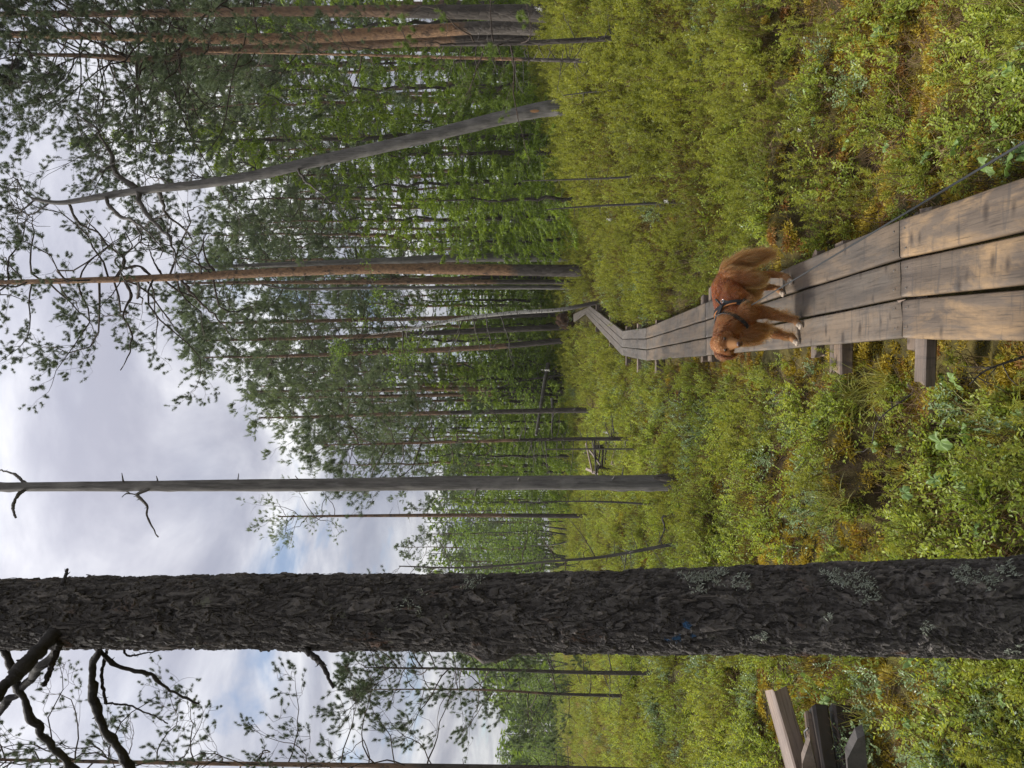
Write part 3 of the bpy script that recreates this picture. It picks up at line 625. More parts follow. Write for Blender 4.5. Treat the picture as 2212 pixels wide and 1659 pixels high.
for q, (nm, kind, npr, lab, cat, rows, sc0) in enumerate(COVER):
    r = np.random.default_rng(100 + q); P2 = field(rows, r); x, y = P2[:, 0], P2[:, 1]; a = x / np.maximum(y, 2)
    dd, _ = deck_dist(x, y); hm = hollow_mask(x, y); p = np.ones(len(x))
    drift = .5 * fbm(x * 0.5 + 40 * q, y * 0.5, 50 + q, 3) + .5 * fbm(x * 1.5 + 40 * q, y * 1.5, 70 + q, 3); mossy = smooth(0.47, 0.60, fbm(x * 0.7, y * 0.7, 77, 4)) * smooth(12, 6, y); mossy = np.maximum(mossy, smooth(1.0, 0.35, dd) * (y < 9) * .85)
    right = smooth(0.02, 0.22, a) * smooth(3.5, 7.5, y)
    if kind == 'bilberry': p = smooth(.30, .60, drift + .22 * (a < 0) - .12 * right) * (1 - .85 * mossy)
    if kind == 'bogbil': p = smooth(.45, .62, drift) * (1 - .5 * mossy)
    if kind == 'tea': p = (.25 + .75 * smooth(.36, .62, drift + .10 * right + .05 * (a > 0))) * (1 - .8 * mossy) * np.where((a < 0) & (y > 3.6), .45, 1)
    if kind == 'heath': p = (.3 + .7 * smooth(.35, .6, drift + .2 * right)) * (1 - .55 * mossy)
    if kind == 'sedge': p = smooth(.42, .62, drift + .15 * ((a < -.3) & (y > 25)))
    if kind in ('moss', 'moss_r'): p = .16 + .84 * mossy * (smooth(.40, .6, drift) if kind == 'moss_r' else 1)
    if kind == 'tan': p = smooth(.46, .56, drift) * smooth(-.22, -.36, a)
    if kind == 'dry': p = .3 + .7 * smooth(.4, .6, drift)
    gaps = smooth(.40, .47, fbm(x * .85 + 3, y * .85, 61, 4)); p = p * np.where(kind in ('moss', 'moss_r'), 1, .62 + .38 * gaps)
    tall = kind in ('bilberry', 'bogbil', 'tea', 'heath', 'sedge', 'dry')
    p = p * (1 - .85 * smooth(.4, .8, hm)) if tall else p * (1 - .7 * smooth(.5, .9, hm))
    keep = (r.uniform(size=len(x)) < p) & (dd > np.where(y < 14, .36 if tall else .24, .45)) & (np.hypot(x - at(1300, 1320, 2.7)[0], y - 2.7) > .2)
    x, y = x[keep], y[keep]
    if kind in ('tea', 'heath', 'bilberry'):       # shrubs crowd round the feet of the larger trees
        for bx in (at(1207, 232, 18), at(1478, 1043, 11), at(1168, 29, 19), at(1178, 72, 20), at(1264, 585, 26), at(1413, 75, 11), at(1207, 236, 17.6)):
            x = np.concatenate([x, bx[0] + r.normal(0, .3, 14)]); y = np.concatenate([y, bx[1] - .15 + r.normal(0, .28, 14)])
    n = len(x); z = ground_z(x, y) - (0.01 if tall else 0.025)
    sc = r.uniform(.7, 1.25, n) * (.45 + 1.15 * fbm(x * 1.6 + 9 * q, y * 1.6, 140 + q, 3)) * np.interp(y, [0, 8, 20, 45, 90], [.95, 1.05, 1.3, 1.75, 3.0]) * np.interp(deck_dist(x, y)[0], [.36, .9], [.72, 1.0])
    if not tall: sc *= 1.25
    sc = np.minimum(sc, np.interp(y, [4, 8, 14], [.98, 1.3, 9]))
    if kind == 'tea': sc *= .9 + .35 * smooth(.1, .4, x / y) * smooth(5, 10, y)
    if kind in ('heath',): sc *= .95 + .5 * smooth(.1, .4, x / y) * smooth(6, 10, y)
    rot = np.stack([r.normal(0, .14, n), r.normal(0, .14, n), r.uniform(0, 6.28, n)], 1)
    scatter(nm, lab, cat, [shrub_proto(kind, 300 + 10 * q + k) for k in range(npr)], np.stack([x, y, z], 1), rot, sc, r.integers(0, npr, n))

# ------------------------------------------------------------------ trees
def tuft_template(kind):
    r = np.random.default_rng(7)
    if kind == 'near': n, ax, nl, w, sp = 90, .045, .045, .0026, 1.8
    elif kind == 'mid': n, ax, nl, w, sp = 44, .06, .058, .0045, 1.8
    else: n, ax, nl, w, sp = 17, .13, .11, .014, 1.1
    t = r.uniform(0, 1, n); az = r.uniform(0, 6.28, n); el = r.uniform(.15, 1.0, n) * sp
    D = nrm(np.stack([np.cos(az) * el, np.sin(az) * el, 1.0 - (.35 if kind == 'far' else .75) * el + .25 * t], 1)); B = np.stack([np.zeros(n), np.zeros(n), t * ax], 1)
    S = nrm(np.cross(D, r.normal(size=(n, 3)))); ln = nl * r.uniform(.75, 1.15, n)[:, None]
    return np.stack([B - S * w / 2, B + S * w / 2, B + D * ln], 1).reshape(-1, 3)
TUFT = {k: tuft_template(k) for k in ('near', 'mid', 'far')}
def frames(D, r):
    D = nrm(D); U = nrm(np.cross(D, r.normal(size=D.shape))); return np.stack([U, np.cross(D, U), D], -1)
def tufts(mb, P, D, S, kind, mat, a, r):
    T = TUFT[kind]; R = frames(D, r); V = np.einsum('nij,kj->nki', R, T) * np.asarray(S)[:, None, None] + np.asarray(P)[:, None]
    k = len(T); n = len(P); F = np.arange(n * k).reshape(-1, 3)
    mb.add(V.reshape(-1, 3), F, mat, np.repeat(np.asarray(a), k))
def interp_path(P, u):
    u = np.asarray(u) * (len(P) - 1); i = np.clip(u.astype(int), 0, len(P) - 2); t = (u - i)[:, None]; return P[i] * (1 - t) + P[i + 1] * t
def crooked(p0, d, L, r, n=8, crook=.25, up=.1):
    P = [np.asarray(p0, float)]; d = nrm(d)
    for k in range(n - 1):
        d = nrm(d + r.normal(0, crook, 3) * [1, 1, .8] + [0, 0, up * (k / n)]); P.append(P[-1] + d * L / (n - 1))
    return np.array(P)
def bough(wood, leafb, p0, d, L, r0, r, kind='mid', nsub=6, ntw=4, crook=.22, up=.12, dens=1.0, alive=1.0, sides=5, twigs=True, wmat=0, lmat=0, tsize=1.0, droop=0.0):
    """one pine limb: crooked main axis, side branches, twigs that end in needle tufts"""
    P = crooked(p0, d, L, r, 9, crook, up); tube(wood, P, np.linspace(r0, max(r0 * .22, .003), 9), sides, wmat, cap=False)
    tp, td = [], []
    for s in range(nsub):
        t = r.uniform(.28, 1.0) if s else 1.0; q = interp_path(P, [t])[0]; ax = nrm(P[min(8, int(t * 8) + 1)] - P[max(0, int(t * 8) - 1)])
        side = nrm(np.cross(ax, [0, 0, 1.0])) * (1 if (s % 2) else -1)
        d2 = nrm(ax * r.uniform(.5, 1.1) + side * r.uniform(.2, 1.1) + [0, 0, r.uniform(-.05, .5) - droop]) if s else ax
        l2 = L * r.uniform(.22, .42) * (1.15 - .6 * t) + .12; P2 = crooked(q, d2, l2, r, 5, crook * 1.1, up * 1.4)
        if twigs: tube(wood, P2, np.linspace(r0 * .26, .0025, 5), 3, wmat, cap=False)
        if r.uniform() > alive: continue
        for w in range(ntw):
            t2 = r.uniform(.35, 1.0) if w else 1.0; q2 = interp_path(P2, [t2])[0]; d3 = nrm(d2 * .7 + r.normal(0, .55, 3) + [0, 0, .35]); l3 = r.uniform(.10, .30) * (.6 + .25 * L)
            P3 = crooked(q2, d3, l3, r, 4, crook, .25)
            if twigs and kind != 'far': tube(wood, P3, [.003, .0025, .002, .0015], 3, wmat, cap=False)
            m = max(1, int(round(r.uniform(1.5, 4.2) * dens))); u = np.concatenate([[1.0], r.uniform(.45, 1, m - 1)])
            tp.append(interp_path(P3, u)); dd = nrm((P3[-1] - P3[0]) + 1e-6) + r.normal(0, .45, (m, 3)) + [0, 0, .4]; td.append(dd)
    if tp and leafb is not None:
        tp = np.concatenate(tp); td = np.concatenate(td); n = len(tp)
        tufts(leafb, tp, td, r.uniform(.75, 1.25, n) * tsize, kind, lmat, np.clip(r.normal(.5, .25, n), 0, 1), r)
    return P
def trunk_mesh(P, R, n=12, orange=None, bump=.05, seed=0, mat='bark', flare=.25, wob=0.0):
    m = max(24, int(len(P))); P = np.asarray(P, float); h = P[:, 2] - P[0, 2]
    R = np.asarray(R, float) * (1 + flare * np.exp(-h / .25))
    o = np.zeros(len(P)) if orange is None else smooth(orange[0], orange[1], h)
    if mat == 'dead':       # knots, shallow hollows and twist checks of barkless wood
        rk = np.random.default_rng(seed + 900); k_ = len(P) * 4; P = spline(P, k_); R = np.interp(np.linspace(0, 1, k_), np.linspace(0, 1, len(R)), R); o = np.zeros(k_); n = max(n, 26); b = MB(); tube(b, P, R, n, 0, o, bump, seed); V = b.V[0].reshape(k_, n, 3); hgt = P[:, 2] - P[0, 2]; th = np.linspace(0, 2 * math.pi, n, endpoint=False); d_ = np.zeros((k_, n))
        for q in range(int(hgt[-1] * 4)):
            z0, t0, am = rk.uniform(.3, hgt[-1]), rk.uniform(0, 6.28), rk.uniform(-.10, .22); d_ += am * np.exp(-(((hgt[:, None] - z0) / .09) ** 2 + (np.angle(np.exp(1j * (th[None] - t0))) / .45) ** 2))
        d_ += .05 * np.sin(th[None] * 5 + hgt[:, None] * 1.3 + seed) * (fbm(th[None] * 0 + hgt[:, None] * 1.5, th[None] * 1.0, seed, 2)); V += (V - P[:, None]) * d_[..., None]; b.V[0] = V.reshape(-1, 3); return b.mesh('trunk', [M[mat]])
    b = MB(); tube(b, P, R, n, 0, o, bump, seed); return b.mesh('trunk', [M[mat]])
def pix_trunk(pts, depth, ddepth=0.0, n=48, sink=.25):
    """trunk axis and radii from (X, Y, width) seen at that distance; starts below the bog surface"""
    W = [at(X, Y, depth + ddepth * k / max(1, len(pts) - 1)) for k, (X, Y, w) in enumerate(pts)]; Rr = [w * depth / FPX / 2 for _, _, w in pts]
    b = W[0].copy(); z = gz(b[0], b[1]); d = nrm(W[1] - W[0]); d = d / max(d[2], .3)
    W = [b + d * (z - sink - b[2])] + (W if b[2] > z - sink + .05 else W[1:]); Rr = [Rr[0] * 1.03] + (Rr if len(W) == len(Rr) + 1 else Rr[1:])
    P = spline(W, n); u = np.linspace(0, len(W) - 1, n); return P, np.interp(u, np.arange(len(W)), Rr)
def local(P, root): return np.asarray(P, float) - np.asarray(root, float)
def stubs(b, P, R, r, n, lo=.1, hi=.95, ln=(.04, .3), rad=.008, mat=0, twig=0):
    for k in range(n):
        t = r.uniform(lo, hi); q = interp_path(P, [t])[0]; rr = float(np.interp(t, np.linspace(0, 1, len(R)), R)); az = r.uniform(0, 6.28)
        d = np.array([math.cos(az), math.sin(az), r.uniform(-.35, .35)]); L = r.uniform(*ln); Q = crooked(q + d * rr * .5, d, L + rr * .5, r, 5, .15, -.02)
        tube(b, Q, np.linspace(rad * r.uniform(.6, 1.2), rad * .3, 5), 4, mat)
        for w in range(twig): tube(b, crooked(Q[int(r.integers(1, 4))], d + r.normal(0, .6, 3), L * .5, r, 4, .25, 0), [rad * .35, rad * .3, rad * .2, rad * .12], 3, mat, cap=False)

def pine(name, label, pts, depth, seed, crown_from=.55, nb=26, L=2.2, orange=(4, 7), kind='mid', bark='bark', bias=None, alive=1.0, group=None, dens=1.0, nstub=14, ntw=4, nsub=6, needle='needle', crook=.22, sides=12, ddepth=0.0, extra=None, taper_top=True, tsize=1.0, limb_r=.016, stub_l=(.05, .5), limb_parts=False, low=(-.15, .25), scar=None):
    """a pine from its measured trunk: trunk, limbs and needle crown as parts"""
    r = np.random.default_rng(seed); P, R = pix_trunk(pts, depth, ddepth); root = P[0] + [0, 0, .25]
    t = thing(name, label, 'tree', root, group); Pl = local(P, root)
    link('trunk', trunk_mesh(Pl, R, sides, orange, .06, seed, bark), t)
    w, lf = MB(), MB(); limb_parts = limb_parts or kind != 'far'
    for k in range(nb):
        h = crown_from + (1 - crown_from) * ((k + r.uniform(0, .9)) / nb) ** .9; q = interp_path(Pl, [h])[0]; az = k * 2.4 + r.normal(0, .5)
        d = np.array([math.cos(az), math.sin(az), 0]);
        if bias is not None: d = d + np.asarray(bias) * r.uniform(.2, 1.2)
        prof = math.sin(math.pi * min(1, .22 + .78 * (h - crown_from) / (1 - crown_from + 1e-6))) ** .6 + .12; l = L * prof * r.uniform(.6, 1.15)
        hh = (h - crown_from) / (1 - crown_from + 1e-6); d = nrm(d); d[2] = low[0] + (low[1] - low[0]) * r.uniform() + .6 * hh
        if limb_parts:
            w = MB()
        bough(w, lf, q, d, l, limb_r * (.5 + l / L * .6), r, kind, nsub, ntw, crook, .14, dens, alive, 5, True, 0, 0, tsize)
        if limb_parts: link('limb', w.mesh('limb', [M['limb']]), t)
    s = MB(); stubs(s, Pl, R, r, nstub, .12, crown_from, stub_l, .009, 0, 1)
    if not limb_parts: tag(link('limbs', w.mesh('limbs', [M['limb']]), t), kind='stuff')
    if nstub: tag(link('dead_twigs', s.mesh('dead_twigs', [M['twig']]), t), kind='stuff')
    if alive > 0 and lf.n: link('crown', lf.mesh('crown', [M['needle_d' if needle == 'needle' and kind != 'far' else needle]], False), t)
    return t, Pl, R, root

# --- the big pine close on the left: modelled bark plates
def bark_trunk(P, R, nth, seed):
    m = len(P); th = np.linspace(0, 2 * math.pi, nth, endpoint=False); z = P[:, 2]; Rm = R.mean()
    def worley(cw, ch, sd, warp):
        ncol = max(3, int(round(2 * math.pi * Rm / cw))); u = th[None] / (2 * math.pi) * ncol + warp[0]; v = z[:, None] / ch + warp[1]
        iu, iv = np.floor(u), np.floor(v); f1 = np.full(u.shape, 9.0); f2 = f1.copy(); idv = np.zeros(u.shape)
        for a in (-1, 0, 1):
            for b in (-1, 0, 1):
                cu, cv = iu + a, iv + b; cm_ = np.mod(cu, ncol); px = cu + _hash(cm_, cv, sd); py = cv + _hash(cm_, cv, sd + 5); d = np.hypot(u - px, v - py)
                nf = d < f1; f2 = np.where(nf, f1, np.minimum(f2, d)); idv = np.where(nf, _hash(cm_, cv, sd + 9), idv); f1 = np.minimum(f1, d)
        return f1, f2, idv
    cs, sn = np.cos(th)[None], np.sin(th)[None]
    wx = (fbm(cs * 4 + 5, z[:, None] * 9 + sn * 4, seed, 3) - .5) * 2.2; wy = (fbm(cs * 4 + 25, z[:, None] * 9 + sn * 4, seed + 3, 3) - .5) * 1.8
    a1, b1, i1 = worley(.034, .095, seed, (wx, wy)); a2, b2, i2 = worley(.013, .030, seed + 20, (wx * 2.4, wy * 2.4)); a3, b3, i3 = worley(.0065, .014, seed + 60, (wx * 4, wy * 4))
    e1 = smooth(0.0, .07, b1 - a1); e2 = smooth(0, .06, b2 - a2)
    disp = .007 * e1 * (.2 + 1.1 * i1) + .0085 * (i2 - .35) * (.35 + .65 * e2) + .0045 * i3 + .007 * (fbm(cs * 9 + 3, z[:, None] * 22 + sn * 9, seed + 40, 3) - .5) + .012 * (fbm(cs * 1.5, z[:, None] * 2 + sn * 1.5, seed + 50, 2) - .5)
    # the swollen knot on the trunk's outer side
    kz, kth = KNOT; dz_ = (z[:, None] - kz) / .065; dt = np.angle(np.exp(1j * (th[None] - kth))) * Rm / .06
    disp = disp + .04 * np.exp(-(dz_ ** 2 + dt ** 2)) - .022 * np.exp(-((dz_ + .1) ** 2 + dt ** 2) / .10)
    rr = R[:, None] + disp - .008
    V = np.stack([P[:, 0:1] + rr * cs, P[:, 1:2] + rr * sn, np.broadcast_to(z[:, None], rr.shape)], -1)
    i = np.arange(m - 1)[:, None] * nth; j = np.arange(nth)[None]; k = (j + 1) % nth
    b = MB(); b.add(V.reshape(-1, 3), np.stack([i + j, i + k, i + nth + k, i + nth + j], -1).reshape(-1, 4), 0, (.3 * i1 + .4 * i2 + .3 * i3).ravel()); return b, V
D1 = 2.7
big_pts = [(0, 1326, 150), (300, 1324, 152), (600, 1321, 154), (1000, 1323, 160), (1500, 1319, 172), (1900, 1313, 187), (2212, 1310, 202), (2420, 1306, 225)]
W = np.array([at(X, Y, D1) for X, Y, w in big_pts][::-1]); Rw = np.array([w * D1 / FPX / 2 for X, Y, w in big_pts][::-1])
W = np.vstack([W, W[-1] + (W[-1] - W[-2]) * 2.4]); Rw = np.append(Rw, .112)
zt = np.linspace(-.2, W[-1, 2], 1300); Pb = np.stack([np.interp(zt, W[:, 2], W[:, 0]), np.interp(zt, W[:, 2], W[:, 1]), zt], 1); Rb = np.interp(zt, W[:, 2], Rw) * (1 + .25 * np.exp(-(zt + .1) / .12))
m = mat_new('old_pine_bark'); g = NG(m); pl = g.attr(); v = g.coord('Object', (1, 1, .5)); nn = g.noise(v, 30, 5, .65, .3); n2 = g.noise(g.coord('Object'), 130, 4, .7); n4 = g.noise(v, 4, 4, .6)
col = g.ramp(g.math('ADD', g.math('MULTIPLY', pl, .6), g.math('MULTIPLY', nn, .45)), [(.25, (.024, .022, .021)), (.45, (.054, .049, .046)), (.65, (.098, .090, .083)), (.85, (.19, .168, .15))])
rust = g.math('MULTIPLY', g.ramp(g.noise(v, 11, 4, .6), [(.60, 0.0), (.70, 1.0)]), g.ramp(pl, [(.5, 0.0), (.7, .9)])); col = g.mix(rust, col, (.105, .058, .038))
lich = g.ramp(g.noise(g.coord('Object'), 16, 5, .7), [(.62, 0.0), (.67, .8)]); col = g.mix(g.math('MULTIPLY', lich, g.ramp(n4, [(.48, 0.0), (.6, 1.0)])), col, (.15, .155, .11))
BLUE_AT = len(m.node_tree.nodes); blue_col = col
M['old_bark'] = m; old_bark = (g, n2, nn)
root = np.array([Pb[0, 0], Pb[0, 1], 0.0])
KNOT = (at(1060, 1400, D1)[2], math.atan2(-.35, -1))
mbk, VB = bark_trunk(local(Pb, root), Rb, 340, 3)
big = thing('pine_tree', 'thick dark-barked pine trunk close to the camera with bare branches high up', 'tree', root)
big_trunk = link('trunk', mbk.mesh('trunk', [M['old_bark']], False), big)
rf = np.random.default_rng(61); nf = 5500; ri = rf.integers(20, VB.shape[0] - 20, nf); ti = rf.integers(0, VB.shape[1], nf); Pf = VB[ri, ti]; cen = local(Pb, root)[ri]; No = nrm((Pf - cen) * [1, 1, 0]); Tg = np.cross(No, [0, 0, 1.0])
nw = nrm(No + Tg * rf.normal(0, .22, (nf, 1)) + np.array([0, 0, 1.0]) * rf.normal(.05, .16, (nf, 1))); Ta = nrm(np.cross(nw, [0, 0, 1.0])); Ua = np.cross(Ta, nw); hw_ = rf.uniform(.003, .0085, nf); hh_ = hw_ * rf.uniform(1.0, 2.6, nf); aa_ = np.linspace(0, 2 * math.pi, 7, endpoint=False)
jit_ = rf.uniform(.6, 1.15, (nf, 7)); Vf = (Pf + nw * .0025)[:, None] + Ta[:, None] * (np.cos(aa_)[None] * jit_ * hw_[:, None])[..., None] + Ua[:, None] * (np.sin(aa_)[None] * jit_ * hh_[:, None])[..., None]
fb_ = MB(); fb_.add(Vf.reshape(-1, 3), np.arange(nf * 7).reshape(-1, 7), 0, np.repeat(rf.uniform(0, .85, nf) ** 1.8, 7)); tag(link('bark_flakes', fb_.mesh('bark_flakes', [M['old_bark']], False), big), kind='stuff')
M['dead_dark'] = dead_mat('dark_dead_branch', (.04, .036, .033), (.02, .018, .017), (.075, .07, .06))
rb = np.random.default_rng(31)
def pix_branch(parent, root, pts, d0, d1, w0, w1, mat, n=22, spikes=5, name='branch', rs=rb, sides=8, sp_len=(.25, .9)):
    L = len(pts); W = [at(X, Y, d0 + (d1 - d0) * k / (L - 1)) - root for k, (X, Y) in enumerate(pts)]
    P = spline(W, n); ln = np.linalg.norm(P[-1] - P[0]); P[1:-1] += rs.normal(0, .006 * ln, (n - 2, 3)); R = np.linspace(w0, w1, n) / 2 * (1 + .12 * rs.normal(size=n)); R = np.maximum(R, .0015)
    n2_ = n * 3; P2_ = spline(P, n2_); b = MB(); tube(b, P2_, np.interp(np.linspace(0, 1, n2_), np.linspace(0, 1, n), R) * (1 + .07 * rs.normal(size=n2_)), sides + 3, 0, 0, .2, int(rs.integers(99)))
    for s in range(spikes):
        i = int(rs.integers(2, n - 2)); d = nrm(rs.normal(size=3)); l = w0 * rs.uniform(*sp_len) + .01; tube(b, [P[i], P[i] + d * l * .6, P[i] + d * l + rs.normal(0, l * .15, 3)], [R[i] * .45, R[i] * .3, R[i] * .1], 4, 0)
    link(name, b.mesh(name, [M[mat]]), parent); return P, R
for pts, d0, d1, w0, w1 in (
        ([(150, 1335), (73, 1413), (0, 1494), (-60, 1560)], 2.62, 2.35, .050, .040), ([(175, 1350), (90, 1440), (35, 1500), (-60, 1590)], 2.68, 2.9, .034, .026),
        ([(0, 1385), (33, 1458), (63, 1540), (110, 1610), (160, 1665), (200, 1720)], 2.75, 3.0, .027, .030), ([(212, 1385), (200, 1475), (218, 1555), (270, 1640), (300, 1690)], 2.72, 2.8, .026, .036),
        ([(130, 1385), (95, 1482)], 2.6, 2.55, .024, .017), ([(205, 1395), (255, 1440), (325, 1457), (365, 1490), (430, 1520)], 2.75, 2.9, .022, .008),
        ([(236, 1385), (220, 1455), (228, 1520)], 2.8, 2.76, .012, .012), ([(228, 1520), (270, 1522), (325, 1543), (363, 1563)], 2.76, 2.8, .008, .004),
        ([(632, 1385), (690, 1428), (720, 1486)], 2.65, 2.55, .028, .009), ([(135, 1262), (141, 1246), (146, 1229)], 2.6, 2.55, .014, .007),
        ([(265, 1395), (275, 1416), (310, 1412), (355, 1402)], 2.7, 2.7, .009, .004)):
    pix_branch(big, root, pts, d0, d1, w0, w1, 'dead_dark')
# crust and beard lichen on its bark, a few flecks of old blue paint
m = mat_new('grey_lichen'); g = NG(m); col = g.ramp(g.attr(), [(0, (.18, .20, .165)), (1, (.38, .41, .33))]); g.finish(col, .85, None, .2, .2, col); M['lichen'] = m
def surf_pt(X, Y):
    """where the sight line through (X, Y) meets the trunk"""
    d = nrm(ray(X, Y)); best = None
    for dist in np.linspace(2.2, 3.1, 400):
        p = CAM + d * dist; i = int(np.clip(np.searchsorted(zt, p[2]), 0, len(zt) - 1)); q = p[:2] - Pb[i, :2]
        if np.hypot(*q) < Rb[i] + .008: return p, nrm(np.array([q[0], q[1], 0]))
    return None, None
for X, Y, s, n in ((1500, 1252, .05, 150), (1590, 1262, .035, 70), (1545, 1245, .04, 80), (1830, 1262, .05, 170), (1800, 1245, .03, 60), (1875, 1292, .02, 30), (1640, 1372, .018, 26), (2080, 1245, .04, 90), (2140, 1258, .035, 60), (2170, 1230, .03, 50), (2000, 1352, .02, 26), (1790, 1330, .012, 14), (880, 1300, .03, 30), (2185, 1402, .02, 26), (1010, 1265, .03, 40)):
    p, nn_ = surf_pt(X, Y)
    if p is None: continue
    n = int(n * 2.2); tg = np.cross(nn_, [0, 0, 1.0]); cl_ = rb.normal(0, s * .5, (7, 2)); uv = cl_[rb.integers(0, 7, n)] + rb.normal(0, s * .22, (n, 2)); Q = p + tg * uv[:, :1] + np.array([0, 0, 1.0]) * uv[:, 1:] * 1.2 + nn_ * .004
    b = MB(); blades(b, Q - root, nn_ + rb.normal(0, .8, (n, 3)), rb.uniform(.005, .012, n), .0042, 0, np.clip(rb.normal(.55, .3, n), 0, 1), 1.0, 3, rb); link('lichen', b.mesh('lichen', [M['lichen']], False), big)
g, n2, nn = old_bark; col = blue_col; tco = g.n('ShaderNodeTexCoord')
for X, Y, s_ in ((1484, 1350, .020), (1462, 1382, .022), (1500, 1376, .014), (1440, 1388, .018), (1470, 1362, .010)):       # flecks of old blue paint
    p, nn_ = surf_pt(X, Y)
    if p is None: continue
    dn_ = g.n('ShaderNodeVectorMath', operation='DISTANCE'); g.l(tco.outputs['Object'], dn_.inputs[0]); dn_.inputs[1].default_value = tuple(p - root)
    e_ = g.math('ADD', dn_.outputs['Value'], g.math('MULTIPLY', g.math('SUBTRACT', g.noise(g.coord('Object'), 70, 4, .7), .5), s_ * 2.2))
    col = g.mix(g.ramp(g.math('DIVIDE', e_, s_), [(.55, .85), (.8, 0.0)]), col, (.03, .085, .17))
g.finish(col, .85, g.bump(g.math('ADD', n2, nn), .8, .005), .2)

# --- dead grey snag in front of the big gap
P, R = pix_trunk([(1478, 1043, 35), (1300, 1043, 32), (1000, 1044, 30), (600, 1048, 27), (300, 1050, 23), (0, 1052, 20), (-260, 1054, 15)], 11.0, n=80); root = P[0] + [0, 0, .25]
t = thing('dead_pine', 'straight barkless grey dead pine standing in the open bog', 'tree', root); Pl = local(P, root); rs = np.random.default_rng(41)
link('trunk', trunk_mesh(Pl, R, 18, None, .07, 4, 'dead', .12), t)
for pts, d1, w0, w1 in (([(345, 1042), (322, 1056), (296, 1070), (318, 1092), (316, 1112), (330, 1140), (342, 1160)], 10.7, .055, .02), ([(300, 1070), (275, 1066), (263, 1074)], 10.8, .022, .01), ([(60, 1048), (30, 1024), (0, 1016)], 11.2, .05, .02), ([(62, 1054), (40, 1068), (28, 1095), (34, 1118)], 10.6, .06, .03)):
    pix_branch(t, root, pts, 11.0, d1, w0, w1, 'twig', 16, 6, 'branch', rs, 6)
b = MB(); stubs(b, Pl, R, rs, 14, .25, .95, (.02, .16), .018); tag(link('branch_stubs', b.mesh('branch_stubs', [M['dead']]), t), kind='stuff')
b = MB(); c = at(1448, 1036, 10.86) - root
for k in range(5):
    q = c + rs.normal(0, .03, 3) * [1, .3, 1]; b2 = [q + np.array([0, 0, -.22]), q, q + np.array([.01, -.01, .2])]; tube(b, spline(b2, 5), [.02, .035, .04, .03, .012], 6, 0, 0, .3, k)
link('bark_remnant', b.mesh('bark_remnant', [M['bark_far']]), t)

# --- leaning grey dead pine with crooked bare limbs
LP = [(1207, 232, 36), (1150, 241, 31), (1030, 268, 28), (900, 300, 26), (700, 345, 24), (500, 388, 20), (300, 412, 17), (200, 428, 13), (130, 438, 10), (70, 430, 7)]
P, R = pix_trunk(LP, 18.0, n=80); root = P[0] + [0, 0, .25]; t = thing('dead_pine', 'leaning silver-grey dead pine with crooked bare limbs at its top', 'tree', root); Pl = local(P, root); rs = np.random.default_rng(43)
link('trunk', trunk_mesh(Pl, R, 18, None, .09, 7, 'dead', .15), t)
lean_limbs = [([(297, 413), (310, 454), (350, 494), (370, 527), (383, 571)], 16.8, .13, .03), ([(342, 409), (352, 440), (360, 464), (400, 497), (417, 524)], 19, .10, .025), ([(227, 424), (247, 457), (290, 481), (320, 501), (352, 540)], 17.2, .10, .02),
    ([(146, 436), (173, 484), (213, 504), (222, 540)], 18.6, .08, .02), ([(300, 410), (250, 373), (240, 333), (220, 300), (207, 277), (160, 243)], 17.3, .13, .03), ([(250, 374), (237, 362), (220, 372), (215, 368)], 17.6, .06, .02), ([(72, 430), (50, 412), (38, 386)], 18, .05, .015), ([(75, 432), (48, 452), (36, 441)], 18.1, .05, .015),
    ([(110, 436), (70, 462), (45, 458), (30, 480)], 18.3, .045, .012), ([(640, 358), (660, 392), (700, 420), (740, 470)], 17.4, .07, .015), ([(430, 398), (440, 385), (410, 378)], 18.2, .05, .02), ([(378, 404), (352, 388), (340, 385)], 18.2, .06, .02), ([(540, 380), (552, 365), (530, 352)], 18, .045, .02), ([(420, 524), (395, 545), (420, 560), (436, 540)], 18.6, .035, .01), ([(290, 481), (305, 520), (270, 550), (262, 590)], 17, .05, .012), ([(360, 464), (320, 482), (300, 515), (318, 545)], 18.8, .045, .012)]
for pts, d1, w0, w1 in lean_limbs:
    Q, Rq = pix_branch(t, root, pts, 18.0, d1, w0, w1, 'twig', 18, 5, 'limb', rs, 6, (.8, 2.5))
    b = MB()
    for k in range(7):
        i = int(rs.integers(6, 18)); tube(b, crooked(Q[i], nrm(Q[min(17, i + 1)] - Q[i - 1]) + rs.normal(0, .8, 3), rs.uniform(.3, .9), rs, 6, .35, 0), np.linspace(.016, .005, 6), 3, 0, cap=False)
    tag(link('twigs', b.mesh('twigs', [M['twig']]), t), kind='stuff')
lfb = MB(); n = 46; c = np.array([at(X, Y, 18) for X, Y in rs.uniform((60, 440), (130, 480), (n, 2))]) - root
M['scar'] = mat_new('orange_scar'); NG(M['scar']).finish((.36, .19, .09), .8)
sc_ = MB(); q = at(1155, 240, 17.7) - root; aa = np.linspace(0, 6.28, 10, endpoint=False); sc_.add(np.vstack([q + np.stack([np.cos(aa) * .035, -.02 + .02 * np.abs(np.cos(aa)), np.sin(aa) * .11], 1), q + [0, -.03, 0]]), [[i, 10, (i + 1) % 10] for i in range(10)]); link('bark_scar', sc_.mesh('bark_scar', [M['scar']]), t)

